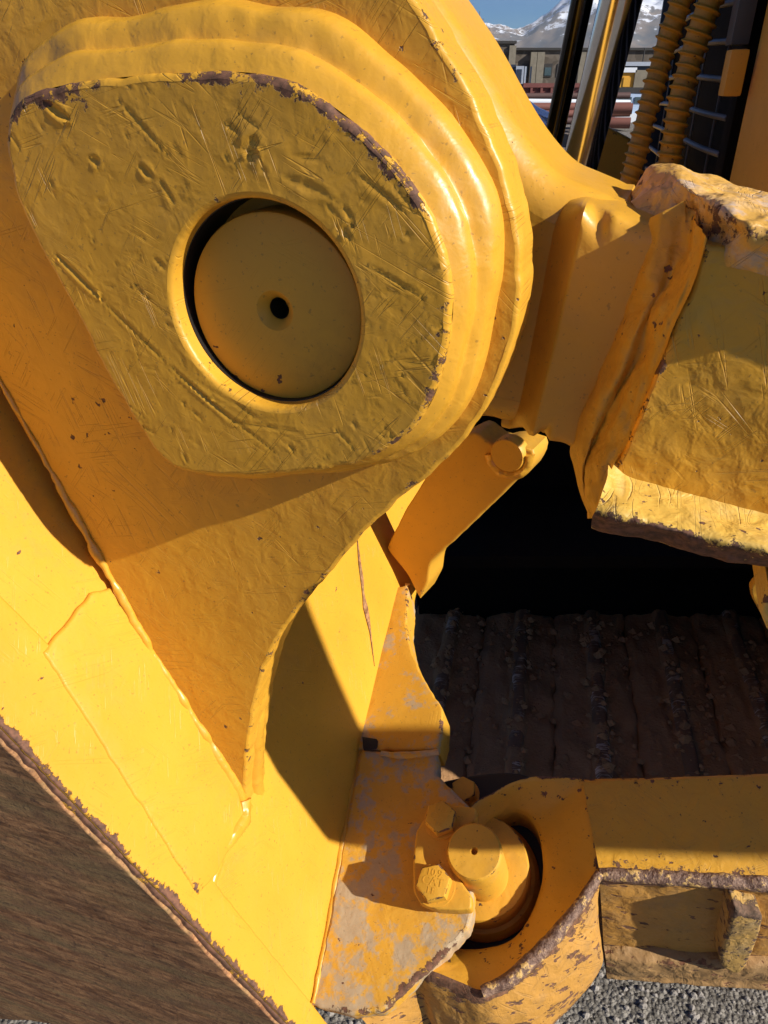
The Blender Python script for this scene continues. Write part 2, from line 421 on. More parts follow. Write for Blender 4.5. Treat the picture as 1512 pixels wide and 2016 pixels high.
M['arm'] = paint('paint_arm', plane=((1, 0, 0), (0, .94, .34)), rough=0.45, dents=0.5, scratch=0.5, chips=0.45, dirt=0.25, off=13, wearamt=1.2)
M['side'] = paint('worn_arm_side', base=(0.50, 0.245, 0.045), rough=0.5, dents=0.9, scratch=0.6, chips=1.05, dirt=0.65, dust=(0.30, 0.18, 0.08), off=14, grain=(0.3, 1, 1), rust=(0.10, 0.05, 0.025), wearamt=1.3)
M['rusty'] = paint('rusty_flange', base=(0.36, 0.20, 0.07), rough=0.6, dents=1.3, scratch=0.6, chips=1.1, dirt=0.5, off=15, grain=(0.5, 1, 1), rust=(0.12, 0.055, 0.025), dust=(0.3, 0.2, 0.1))
M['tractor'] = paint('paint_tractor', rough=0.45, dents=0.08, scratch=0.1, dirt=0.2, off=16)
M['bolt'] = paint('paint_bolt', rough=0.45, dents=0.25, scratch=0.1, wearamt=0.9, dirt=0.15, chips=0.15, off=17)

M['lug'] = paint('worn_lug', base=(0.46, 0.27, 0.07), rough=0.5, dents=1.2, chips=0.95, dirt=0.8, off=18, rust=(0.08, 0.05, 0.03), dust=(0.26, 0.19, 0.11))
def rim_mat():
    b = NB('worn_rim'); n = b.noise(160, 4, 0.65); m = b.noise(60, 4, 0.6)
    col = b.mix(b.ramp(n, .35, .65), (0.12, 0.062, 0.040), (0.30, 0.18, 0.115))
    col = b.mix(b.ramp(b.math('ADD', b.math('MULTIPLY', n, .6), b.math('MULTIPLY', m, .5)), .585, .64), col, (0.62, 0.38, 0.12))
    return b.out(col, 0.6, b.bump(b.math('ADD', n, m), .003), spec=.4)
M['rim'] = rim_mat()
def rust_plate():
    b = NB('rusty_wear_steel')
    c1 = b.mapping(rot=(0, 0.42, 0.35), scale=(26, 70, 140)); s1 = b.noise(1, 5, 0.65, co=c1)
    c2 = b.mapping(rot=(0, 0.25, 0.35), scale=(3, 10, 34)); s2 = b.noise(1, 4, 0.6, co=c2)
    big = b.noise(6, 4)
    col = b.mix(b.ramp(s1, 0.35, 0.68), (0.18, 0.075, 0.032), (0.52, 0.26, 0.11))
    col = b.mix(b.math('MULTIPLY', b.ramp(s2, 0.42, 0.68), 0.75), col, (0.30, 0.20, 0.085))
    col = b.mix(b.math('MULTIPLY', b.ramp(b.noise(90, 5, 0.7), 0.55, 0.68), 0.6), col, (0.075, 0.038, 0.03))
    col = b.mix(b.math('MULTIPLY', b.ramp(big, 0.5, 0.7), 0.35), col, (0.25, 0.14, 0.06))
    chip = b.ramp(b.math('ADD', b.attr('wear'), b.math('MULTIPLY', b.math('SUBTRACT', b.noise(80, 5, 0.7), 0.5), 1.9)), 0.72, 0.80)
    col = b.mix(chip, col, YEL)
    col = b.mix(b.math('MULTIPLY', b.ramp(b.noise(38, 5, 0.7), 0.48, 0.64), 0.55), col, (0.24, 0.12, 0.06)); col = b.mix(b.math('MULTIPLY', b.ramp(b.noise(260, 4, 0.7), 0.52, 0.66), 0.5), col, (0.06, 0.035, 0.03))
    h = b.math('ADD', b.math('MULTIPLY', s1, 1.0), b.math('MULTIPLY', b.noise(120, 4, 0.7), 0.6))
    return b.out(col, b.ramp(s1, 0.2, 0.8, 0.6, 0.8), b.bump(h, 0.0010), spec=0.15)
M['rustplate'] = rust_plate()
def simple(name, col, rough=0.5, metal=0.0, var=0.15, scale=20, bump=0.0, spec=0.5, col2=None):
    b = NB(name); n = b.noise(scale, 4, 0.6)
    c = b.mix(n, tuple(x*(1-var) for x in col), col2 or tuple(min(1, x*(1+var)) for x in col))
    nm = b.bump(b.noise(scale*4, 4, 0.6), bump) if bump else None
    return b.out(c, rough, nm, metal, spec)
M['chrome'] = simple('chrome_rod', (0.78, 0.78, 0.79), 0.15, 1.0, 0.02, 8)
M['darkrod'] = simple('dark_rod', (0.05, 0.05, 0.055), 0.15, 1.0, 0.1, 8)
M['black'] = simple('black_steel_and_shade', (0.006, 0.005, 0.004), 0.85, 0, 0.4, 12, 0.001, spec=0.08)  # steel black; also puts underbody shade into the added filler boxes
M['greybar'] = simple('grey_wire', (0.10, 0.10, 0.11), 0.5, 0, 0.3, 60, 0.0004)
M['bracketgrey'] = simple('dark_grey_paint', (0.045, 0.05, 0.06), 0.45, 0, 0.2, 20)
M['hole'] = simple('recess_shade', (0.01, 0.008, 0.006), 0.5, 0, 0.3, 60)  # near-black that puts shade into the colour of holes and gaps
M['hoseguard'] = paint('hose_guard', base=(0.55, 0.27, 0.02), rough=0.45, dents=0.2, scratch=0.0, dirt=0.5, chips=0.3, off=19, dust=(0.24, 0.16, 0.08))
def mud():
    b = NB('dried_mud'); n = b.noise(18, 6, 0.7); f = b.noise(120, 5, 0.7)
    col = b.mix(n, (0.23, 0.118, 0.050), (0.45, 0.25, 0.11)); h = b.math('ADD', n, b.math('MULTIPLY', f, 0.5))
    return b.out(col, 0.85, b.bump(h, 0.006), spec=0.2)
M['mud'] = mud()
def grouser():
    b = NB('polished_grouser'); s = b.noise(1, 4, 0.6, co=b.mapping(scale=(40, 320, 40))); m = b.noise(13, 3)
    pol = b.ramp(b.math('ADD', b.math('MULTIPLY', s, 0.5), b.math('MULTIPLY', m, 0.6)), 0.57, 0.66)
    col = b.mix(pol, (0.19, 0.10, 0.045), (0.62, 0.47, 0.34))
    return b.out(col, b.ramp(pol, 0, 1, 0.8, 0.32), b.bump(s, 0.002), metal=b.math('MULTIPLY', pol, 0.25))
M['grouser'] = grouser()
def gravel(name='gravel'):
    b = NB(name); v = b.vor(150, out='Color'); d = b.vor(150); n = b.noise(3, 4); f = b.noise(240, 4, 0.7)
    q = b.n('ShaderNodeSeparateColor'); b.put(q.inputs[0], v)
    col = b.mix(q.outputs[0], (0.11, 0.097, 0.08), (0.32, 0.29, 0.245)); col = b.mix(b.math('MULTIPLY', b.ramp(n, 0.4, 0.65), 0.5), col, (0.23, 0.19, 0.15))
    h = b.math('ADD', b.math('MULTIPLY', d, -1.0), b.math('MULTIPLY', f, 0.5))
    return b.out(col, 0.9, b.bump(h, 0.009), spec=0.2)
M['gravel'] = gravel()
M['stone_l'] = simple('pebble_light', (0.31, 0.275, 0.235), 0.85, 0, 0.35, 30, 0.004, 0.2)

def FW(L): return Frame(-W, W*L, T)
P1 = FW(.445).wp(210, 1150)
FB = Frame(NB_, P1, W)
PM = FB.wp(670, 1652)
FF = Frame(NF, PM, EX)
AT = np.array([-0.2151, 1.1323])                                   # upper pin axis in (T, z)

# ------------------------------------------------------------ ground and mountains (structure)
V = [(-9000, -3000, 0), (9000, -3000, 0), (9000, 9500, 0), (-9000, 9500, 0)]
g = mesh_obj('ground', V, [(0, 1, 2, 3)], M['gravel'], smooth=False, loc=(0, 0, 0)); tag(g, kind='structure')
def pebbles():
    V = []; Fc = []
    for k in range(5200):
        x = RNG.uniform(-.35, 0.75); y = RNG.uniform(0.18, 0.80); r = 0.0012 + 0.0062*RNG.random()**3
        s = len(V); n = 6
        a = RNG.uniform(0, 6.28)
        for (rr, zz, m) in ((1.0, 0.1, 6), (0.75, 0.75, 6)):
            for j in range(m):
                q = r*rr*RNG.uniform(.75, 1.2); V.append((x+q*math.cos(a+j*1.047), y+q*math.sin(a+j*1.047)*0.8, r*zz*RNG.uniform(.8, 1.2)))
        V.append((x, y, r*1.0))
        for j in range(6): Fc.append((s+j, s+(j+1) % 6, s+6+(j+1) % 6, s+6+j)); Fc.append((s+6+j, s+6+(j+1) % 6, s+12))
    o = mesh_obj('gravel_stones', V, Fc, M['stone_l'], smooth=False, loc=(0, 0, 0)); return tag(o, 'loose grey gravel lying on the ground under the arm', 'gravel', kind='stuff')
pebbles()

def mountains():
    b = NB('mountain'); sep = b.n('ShaderNodeSeparateXYZ'); b.put(sep.inputs[0], b.co); z = sep.outputs[2]
    geo = b.n('ShaderNodeNewGeometry'); sn = b.n('ShaderNodeSeparateXYZ'); b.put(sn.inputs[0], geo.outputs['Normal'])
    n = b.noise(0.006, 6, 0.65); m = b.noise(0.0016, 4)
    col = b.mix(b.ramp(m, 0.35, 0.65), (0.16, 0.125, 0.095), (0.25, 0.175, 0.115)); col = b.mix(b.ramp(n, 0.42, 0.66), col, (0.085, 0.085, 0.08))
    s = b.math('ADD', b.math('DIVIDE', z, 540.0), b.math('MULTIPLY', b.math('SUBTRACT', b.noise(0.011, 6, 0.72), 0.5), 1.9))
    s = b.math('ADD', s, b.math('MULTIPLY', b.math('SUBTRACT', sn.outputs[2], 0.7), 0.5))
    col = b.mix(b.ramp(s, 0.80, 0.92), col, (0.82, 0.84, 0.88))
    mat = b.out(col, 0.9, None, spec=0.1)
    tab_a = np.array([-1, .0, .08, .105, .132, .145, .158, .18, .198, .215, .26, .33, .45, .7, 1.2])
    tab_t = np.array([.06, .072, .0785, .0675, .0615, .0573, .056, .067, .0816, .0907, .105, .112, .10, .08, .06])
    X, Y = np.meshgrid(np.linspace(-2600, 5200, 420), np.linspace(2400, 9000, 240))
    a = X/Y; r = np.interp(a, tab_a, tab_t)*7000
    P = np.c_[X.ravel(), Y.ravel(), np.zeros(X.size)]
    n1 = np.abs(fbm(P, 1/900., 3, 6, 0.55)).reshape(X.shape); n2 = fbm(P, 1/260., 9, 4, 0.55).reshape(X.shape)
    main = r*np.exp(-((Y-7000)/1500.)**2)*(1.03-0.20*n1) + r*0.045*n2
    hill = 150*np.exp(-((Y-4600)/850.)**2)*(0.9+0.45*fbm(P, 1/1100., 21, 3).reshape(X.shape)) * (1-0.15*n1)
    near = 70*np.exp(-((Y-3300)/500.)**2)*(0.8+0.5*fbm(P, 1/600., 31, 3).reshape(X.shape))
    Z = np.maximum(np.maximum(main, hill), near) - 12
    Z[0] = -20; n = X.shape[1]; V = np.c_[X.ravel(), Y.ravel(), Z.ravel()]
    Fc = [(i*n+j, i*n+j+1, (i+1)*n+j+1, (i+1)*n+j) for i in range(X.shape[0]-1) for j in range(n-1)]
    tag(mesh_obj('mountains', V, Fc, mat, loc=(0, 0, 0)), kind='structure')
mountains()

# ------------------------------------------------------------ the dozer blade
blade = empty('dozer_blade', (-0.15, 0.45, 0.05), 'yellow bulldozer blade seen from behind with a thick lug plate, worn boss and recessed pin', 'bulldozer blade')
def b2(u, v): return FB.px(u, v)
zt = lambda L, z: FB.to2(W*L + T*((-0.0305 - L*(NB_@W) - z*NB_[2])/(NB_@T)) + EZ*z)
E1, E2 = FB.wp(0, 1440), FB.wp(560, 2016)
ln = lambda q, k=0.0: FB.to2(E1 + q*(E2-E1)) + k*np.array([1.0, 0.25])
BO = [tuple(ln(q))+(w_,) for q, w_ in ((1.3, .9), (1.0, 1.0), (.75, .9), (.5, .95), (.25, .9), (0, 1.0), (-.5, .8))]
BO += [tuple(zt(.262, 1.2))+(.3,), tuple(zt(.5, 1.17))+(.3,), tuple(zt(1.5, 1.12))+(.3,), tuple(zt(3.4, 1.08))+(.3,), tuple(zt(3.4, .60))+(.3,)]
BO += [tuple(b2(u, v))+(.3,) for u, v in [(880, 990), (832, 1105), (800, 1290), (780, 1350), (722, 1500), (682, 1690), (622, 1990), (640, 2130)]]
slab('blade_back', FB, BO, .035, M['blade'], blade, bev=.0035, step=.007, grid=.02, decay=.009, curved=False, is_px=False, jitter=.0012, seed=4,
     disp=lambda p: .0012*fbm(np.c_[p, p[:, 0]*0], 9, 2, 2))
# overlay strips welded along the near edge and beside the lug plate
strip = [tuple(ln(q, .0015))+(w_,) for q, w_ in ((-.45, .7), (0, .8), (.3, .7), (.6, .8), (1.0, .75), (1.25, .75))]
strip += [tuple(FB.px(u, v))+(.12,) for u, v in ((700, 2090), (606, 1972), (420, 1740), (322, 1610), (120, 1300), (0, 1176), (-200, 960))]
slab('edge_strip', FB.off(.004), strip, .0038, M['blade'], blade, bev=.002, step=.005, grid=.006, decay=.007, curved=False, is_px=False, jitter=.0006, seed=8)
pad = [(86, 1284, .3), (184, 1166, .1), (240, 1150, .1), (350, 1330, .1), (470, 1560, .1), (484, 1600, .1), (430, 1720, .25), (392, 1764, .5), (300, 1618, .2), (205, 1470, .1)]
slab('wear_pad', FB.off(.006), pad, .0058, M['blade'], blade, bev=.003, step=.006, grid=.02, decay=.008, curved=False, jitter=.0008, seed=9)
rib = [(545, 1660), (668, 1420), (690, 1440), (610, 1610), (540, 1850), (520, 1830)]
# end plate, worn to bare rust
ne = nrm(np.cross(E2-E1, NB_)); ne = ne if ne@(CAM-E1) > 0 else -ne
FE = Frame(ne, E1 + .003*ne, E2-E1)
EO2 = [FE.to2(E1 + q*(E2-E1)) - np.array([0, .0065]) for q in (-.5, -.2, 0, .25, .5, .75, 1.0, 1.3)] + [FE.px(u, v) for u, v in ((420, 2070), (60, 2010), (-400, 1990))]
if FE.to2(E1 - NB_*.1)[1] > 0: EO2 = [e + np.array([0, .013]) for e in EO2]
slab('end_plate', FE, [tuple(p)+(.42 if k < 8 else .1,) for k, p in enumerate(EO2)], .03, M['rustplate'], blade, bev=.0015, step=.005, grid=.012, decay=.006,
     curved=False, is_px=False, jitter=.0012, seed=12, disp=lambda p: .0010*fbm(np.c_[p, p[:, 0]*0], 16, 5, 3))
# lug plate
lug = [(-160, 330, .2), (-150, -260, .2), (400, -300, .2), (700, -160, .2), (790, -40, .5), (832, 20, .5), (875, 95, .5), (922, 175, .5), (960, 258, .35), (990, 335, .35), (1012, 415, .45), (1023, 490, .4),
       (1026, 560, .3), (1017, 655, .3), (992, 730, .3), (955, 806, .35), (905, 876, .45), (845, 936, .5), (780, 990, .5), (722, 1044, .5), (682, 1090, .5), (640, 1138, .5),
       (600, 1185, .5), (562, 1238, .5), (528, 1296, .5), (508, 1360, .45), (496, 1425, .45), (487, 1490, .5), (483, 1545, .4), (487, 1598, .2), (478, 1598, .1), (350, 1370, .1), (222, 1160, .1), (110, 960, .1), (-20, 720, .1)]
lug_o = slab('lug_plate', FW(.445), lug, .042, M['plate'], blade, bev=.0035, step=.006, grid=.009, decay=.0045, curved=True, jitter=.0009, seed=3,
             disp=lambda p: .0006*fbm(np.c_[p, p[:, 0]*0], 22, 6, 3))
jl = [FW(.444).wp(u, v) + NB_*.0015 for u, v in [(-60, 650), (60, 860), (222, 1150), (300, 1290), (390, 1430), (452, 1532), (484, 1592)]]
tube('lug_weld', jl, [.002, .0025, .0035, .0045, .0045, .005, .007], M['weld'], blade, seg=14, amp=.0020, freq=75, seed=5, step=.003)
tube('weld_run', [FB.wp(u, v)-NB_*.0005 for u, v in [(476, 1575), (478, 1610), (452, 1650), (428, 1700), (408, 1772)]], [.008, .010, .007, .0055, .003], M['weld'], blade, seg=12, amp=.003, freq=60, seed=6, step=.003)
tube('edge_weld', [FW(.47).wp(u, v) for u, v in [(524, 1300), (507, 1375), (500, 1430), (498, 1500), (500, 1560), (498, 1600)]], [.004, .008, .011, .012, .011, .007], M['weld'], blade, seg=12, amp=.002, freq=60, seed=7, step=.003)
# boss
boss = [(14, 235, .75), (28, 206, .85), (55, 186, .8), (110, 168, .65), (180, 158, .55), (270, 148, .5), (360, 143, .6), (430, 141, .75), (500, 145, .75), (555, 158, .75), (610, 184, .6), (665, 222, .66), (715, 262, .72), (765, 312, .68), (810, 366, .6), (842, 418, .55), (866, 475, .5),
        (882, 535, .45), (888, 600, .45), (882, 665, .5), (868, 735, .6), (846, 795, .6), (810, 848, .5), (765, 884, .5), (712, 910, .5), (650, 926, .45), (560, 935, .35), (470, 938, .3), (395, 936, .25), (345, 922, .2), (308, 892, .2), (278, 850, .2), (240, 790, .15), (195, 710, .15),
        (150, 620, .15), (105, 540, .15), (65, 465, .2), (34, 395, .3), (16, 325, .45), (10, 275, .6)]
hole = [(525+195*math.cos(a)*1, 610+195*math.sin(a)) for a in np.linspace(0, 2*math.pi, 24, endpoint=False)]
F40 = FW(.40)
hc = F40.px(517, 611); hr = .0628
hole2 = [(hc[0]+hr*math.cos(a), hc[1]+hr*math.sin(a)) for a in np.linspace(0, 2*math.pi, 32, endpoint=False)]
bossm = [tuple(F40.px(u, v))+(w_,) for u, v, w_ in boss]
gouges = [((105, 496), (200, 590), .0011, .0016), ((200, 590), (330, 716), .0006, .0013), ((330, 716), (465, 838), .0007, .0014), ((345, 735), (560, 905), .0005, .0011), ((360, 745), (520, 880), .0004, .0010), ((330, 716), (640, 905), .0003, .0010),
          ((88, 203), (136, 236), .0016, .0022), ((232, 195), (330, 305), .0007, .0012), ((275, 325), (298, 350), .0012, .0018), ((480, 300), (505, 272), .0010, .0030), ((486, 312), (508, 300), .0010, .0026), ((180, 312), (196, 322), .0012, .0022),
          ((560, 350), (650, 385), .0005, .0025), ((660, 455), (700, 440), .0009, .0013), ((675, 452), (690, 470), .0009, .0015), ((700, 340), (800, 420), .0005, .0016), ((640, 200), (760, 300), .0004, .0012), ((720, 520), (840, 590), .0006, .0012), ((730, 700), (860, 720), .0005, .0011), ((720, 740), (850, 650), .0005, .0010), ((230, 540), (380, 660), .0003, .0011), ((440, 830), (600, 850), .0005, .0012)]
gseg = [(F40.px(*a), F40.px(*c), d, w_) for a, c, d, w_ in gouges]
rg = np.random.default_rng(5)
for k in range(120):                      # short random knocks, denser towards the right and lower rim
    i_ = rg.integers(0, len(bossm)); e = np.array(bossm[i_][:2]); c_ = np.array(hc)
    f_ = rg.random()**(.45 if i_ > 8 and i_ < 28 else .8)
    a_ = c_ + (e-c_)*(.42+.57*f_)*1.0 + rg.normal(size=2)*.012; an = rg.choice([-.75, -.4, -1.2, .5], p=[.45, .25, .15, .15]) + rg.normal()*.25
    L_ = .004 + .022*rg.random()**2; gseg.append((a_, a_+L_*np.array([math.cos(an), math.sin(an)]), rg.uniform(.0002, .0006), rg.uniform(.0007, .0016)))
def bossdisp(p):
    q = np.c_[p, p[:, 0]*0]
    r = np.clip(np.linalg.norm(p-hc, axis=1)/.14, .4, 1.1) * np.where(p[:, 0] > hc[0]-.02, 1.15, .75)
    o = r*(.00028*fbm(q, 14, 11, 2) + .00015*fbm(q*[1, 1.3, 1], 80, 13, 3) - .0002*np.clip(vnoise(q, 55, 19)-.5, 0, 1) - .0008*np.clip(vnoise(q, 120, 23)-.62, 0, 1))
    for a, c, d, w_ in gseg:
        m = (np.abs(p-(a+c)/2).max(1) < np.linalg.norm(c-a)/2+.008); z = p[m]; v = c-a
        t_ = np.clip(((z-a)@v)/(v@v), 0, 1); ds = np.linalg.norm(z-a-t_[:, None]*v, axis=1)
        tp = np.sqrt(np.clip(4*t_*(1-t_), .12, 1)); x_ = ds/(w_*tp)
        o[m] += d*(-np.exp(-x_**2) + .55*np.exp(-(x_-1.9)**2*1.6))
    return o
boss_o = slab('boss_plate', F40, bossm, .046, M['boss'], blade, bev=.0038, holes=[hole2], step=.0028, grid=.0019, decay=.012, is_px=False, jitter=.0008, seed=2, disp=bossdisp)
for o_ in (): pass
BL = resample(catmull(np.array([p[:2] for p in bossm]), True), True, step=.006)
if area2(BL) < 0: BL = BL[::-1].copy()
nrm2 = inset(BL, -1.0) - BL; ny = np.clip(nrm2[:, 1]/np.linalg.norm(nrm2, axis=1), 0, 1)
lump = 1 + .28*fbm(np.c_[BL, BL[:, 0]*0], 17, 33, 2)
d3 = (.0165 + .017*ny)*lump; d2 = d3*.47*(1 + .15*vnoise(np.c_[BL, BL[:, 0]*0], 23, 40))
rows = []
for fr_, hh in ((('a', .0), -.005), (('a', .8), -.012), (('a', 1.0), -.019), (('b', .0), -.0215), (('b', .72), -.027), (('b', .97), -.035), (('b', 1.05), -.046)):
    k, f_ = fr_
    d = d2*f_*1.0 if k == 'a' else d2 + (d3-d2)*f_
    rows.append(F40.to3(inset(BL, -d), hh))
loft('boss_weld', rows, M['weld'], blade, n=len(BL)*2, sub=5, amp=.0011, freq=48, seed=15, closed=True, curved=False, wear=[.2, .05, .05, .05, .05, .1, .1])
# recessed pin
pc = F40.to2(on_plane(541, 612, W, .4165))
revolve('pin', F40, pc, [(.0588, -.10), (.0588, -.0195), (.0580, -.0172), (.0567, -.0165), (.0126, -.0165), (.0122, -.0169), (.0114, -.0178), (.0070, -.0225), (.0069, -.0232), (.0069, -.070)], M['pin'], blade, seg=72, wear=[.1, .35, .25, .05, .1, .2, .1, .1, .1, .1])
revolve('grease_hole', F40, pc, [(.00685, -.0234), (.00685, -.065), (0, -.065)], M['hole'], blade, seg=24)  # dark liner; the shade inside the hole is its colour
revolve('bore_shade', F40, hc, [(.0645, -.012), (.0622, -.0125), (.0622, -.098), (.0, -.098)], M['hole'], blade, seg=64)  # dark shell; shade of the gap around the pin is painted in

# second lug plate further along the blade, with its capped pin
FL2 = Frame(-nrm([.52, .854, 0]), on_plane(900, 960, W, .90), T)
lug2 = [(800, 1000), (860, 905), (900, 865), (936, 851), (975, 880), (1010, 872), (1052, 888), (1050, 915), (1032, 940), (1018, 945), (960, 1003), (905, 1055), (850, 1105), (842, 1150), (826, 1180), (800, 1130), (760, 1080)]
slab('second_lug_plate', FL2, lug2, .05, M['tractor'], blade, bev=.004, step=.01, grid=.03, curved=False, wear=.35, jitter=.001)
c_ = FL2.px(1003, 893)
revolve('pin_cap', FL2, c_, [(.024, -.01), (.024, .006), (.022, .009), (.0, .009)], M['bolt'], blade, seg=28, wear=[.3, .5, .3, .1])
th = np.linspace(-2.9, .2, 30)
tube('cap_weld', FL2.to3(np.c_[c_[0]+.028*np.cos(th), c_[1]+.028*np.sin(th)], .001), .007, M['weld'], blade, seg=10, amp=.002, freq=60)

ck = [(703, 1050), (709, 1095), (716, 1140), (717, 1165), (720, 1180), (724, 1192), (728, 1215), (733, 1265), (738, 1312), (735, 1290), (729, 1245), (721, 1215), (716, 1195), (715, 1175), (712, 1150), (707, 1110)]
slab('gouge', FB.off(.0012), ck, .001, M['rustplate'], blade, bev=.0002, step=.004, grid=.02, curved=False)
# pivot bracket for the push arm
bracket = empty('pivot_bracket', (0, 0, 0)); bracket.parent = blade
def brk(name, *a, **k): return a
FFb = FF
brack = [(612, 1978, .5), (645, 1822, .3), (674, 1652, .2), (706, 1490, .1), (712, 1476, .1), (862, 1482, .3), (861, 1525, .35), (892, 1556, .45), (936, 1600, .45), (938, 1640, .2), (930, 1800, .2), (922, 1832, .55), (860, 1895, .75), (800, 1950, .8), (752, 1992, .8), (690, 1999, .6)]
bracket_base = blade.location
slab('bracket_plate', FF, brack, .030, M['bracket'], bracket, bev=.004, step=.006, grid=.01, curved=False, decay=.006, jitter=.0012, seed=21,
     disp=lambda p: .0008*fbm(np.c_[p, p[:, 0]*0], 30, 5, 3))
ga, gb_, gc = FB.wp(716, 1440), FB.wp(784, 1165), FF.wp(870, 1440)
gn = nrm(np.cross(gb_-ga, gc-ga)); gn = gn if gn@(CAM-ga) > 0 else -gn
FGU = Frame(gn, ga, EX)
guss = [(696, 1476, .1), (704, 1446, .1), (708, 1420, .1), (733, 1330, .1), (756, 1240, .1), (776, 1156, .2), (802, 1150, .5), (804, 1168, .6), (799, 1230, .5), (808, 1275, .4), (826, 1320, .35), (852, 1364, .35), (872, 1395, .45), (869, 1440, .6), (862, 1474, .5)]
slab('gusset_plate', FGU.off(.0035), guss, .045, M['bracket2'], bracket, bev=.003, step=.006, grid=.012, curved=False, decay=.006, jitter=.001, seed=22)
tube('bracket_weld', [FB.wp(u, v) + NB_*.001 for u, v in [(784, 1170), (765, 1250), (742, 1340), (716, 1440), (706, 1490), (674, 1652), (645, 1822), (614, 1975)]], [.003, .004, .004, .003, .0035, .004, .0035, .003], M['blade'], bracket, seg=12, amp=.0016, freq=60, seed=9, step=.004)
tube('gusset_weld', [FF.off(.003).wp(u, v) for u, v in [(750, 1484), (790, 1487), (830, 1484), (864, 1480)]], [.004, .005, .005, .004], M['bracket'], bracket, seg=8, amp=.001, freq=80, step=.004)
q = FF.off(.0042)
slab('drain_slot', q, [(713, 1450), (744, 1455), (742, 1474), (715, 1477)], .002, M['hole'], bracket, bev=.0005, step=.004, grid=.02, curved=False)
slab('lower_ear_shade', FF.off(-.105), [(760, 1600), (1000, 1520), (1110, 1600), (1130, 1780), (1020, 1900), (860, 1940), (740, 1930)], .03, M['hole'], bracket, step=.02, grid=.05)  # added plate closing the gap, coloured as the shade around the bushing
FK = FF.off(.034)
lock = [(848, 1592), (905, 1585), (938, 1590), (938, 1612), (915, 1628), (898, 1655), (893, 1690), (903, 1728), (918, 1748), (929, 1764), (928, 1790), (900, 1793), (858, 1790), (826, 1776), (814, 1755), (813, 1690), (819, 1636)]
slab('lock_plate', FK, [p+(.45,) for p in lock], .020, M['bolt'], bracket, bev=.0025, step=.004, grid=.008, curved=False, jitter=.0005, decay=.004)
def text_mesh(s, size, fr, c2, ang, h):
    cu = bpy.data.curves.new('txt', 'FONT'); cu.body = s; cu.size = size; cu.align_x = 'CENTER'; cu.align_y = 'CENTER'; cu.extrude = .0004
    o = bpy.data.objects.new('txt', cu); COL.objects.link(o)
    dg = bpy.context.evaluated_depsgraph_get(); me = bpy.data.meshes.new_from_object(o.evaluated_get(dg))
    V = np.array([v.co[:] for v in me.vertices]); Fc = [tuple(p.vertices) for p in me.polygons]
    bpy.data.objects.remove(o); bpy.data.meshes.remove(me)
    c, s_ = math.cos(ang), math.sin(ang); xy = np.c_[V[:, 0]*c - V[:, 1]*s_ + c2[0], V[:, 0]*s_ + V[:, 1]*c + c2[1]]
    return fr.to3(xy, V[:, 2]+h), Fc
def hexbolt(u, v, r, fr, parent, head=.015, rot=.3, text=True, ang=0.0, base=True):
    c = fr.off(head).px(u, v)
    if base: revolve('washer', fr, c, [(r*1.12, 0), (r*1.12, .0022), (r*.9, .0022), (0, .0022)], M['bolt'], parent, seg=28, wear=[.3]*4)
    o = revolve('bolt', fr, c, [(r, .002), (r, head-.0035), (r*.985, head-.0025), (r*.92, head-.0004), (r*.86, head), (0, head)], M['bolt'], parent, seg=6, wear=[.5, .5, .75, .6, .15, .1], sharp=25, phase=rot)
    if text:
        parts = [text_mesh('10.9', r*.52, fr, c + r*np.array([.0*math.cos(ang)-.46*math.sin(ang), .46*math.cos(ang)]), ang, head),
                 text_mesh('CAT', r*.62, fr, c, ang, head), text_mesh('LE', r*.48, fr, c - r*np.array([-.46*math.sin(ang), .46*math.cos(ang)]), ang, head)]
        V, Fc = join(parts); mesh_obj('head_marking', V, Fc, M['bolt'], o.parent if False else bracket, smooth=False)
    return o
hexbolt(866, 1607, .0190, FK, bracket, head=.017, rot=.25, ang=-.2)
hexbolt(852, 1736, .0200, FK, bracket, head=.017, rot=.15, ang=-.25)
hexbolt(912, 1552, .0165, FF.off(-.045), bracket, head=.022, rot=.5, text=False)
pcf = FF.off(.050).px(933, 1675)
revolve('pivot_pin', FF, pcf, [(.0310, -.08), (.0310, .0445), (.0300, .0480), (.0285, .0500), (.0045, .0500), (.0038, .0490), (.0030, .042), (.0, .040)], M['bolt'], bracket, seg=40, wear=[.1, .3, .6, .35, .1, .2, .1, .1])
FBU = FF.off(-.040)
pcc = FBU.off(-.004).px(940, 1703)
revolve('bushing', FBU, pcc, [(.072, -.085), (.072, -.055), (.0665, -.046), (.0618, -.044), (.0616, -.0075), (.0600, -.0045), (.0585, -.004), (.034, -.004), (.034, -.02), (0, -.02)], M['bolt'], bracket, seg=64, wear=[.1, .4, .3, .2, .55, .6, .3, .1, .1, .1])

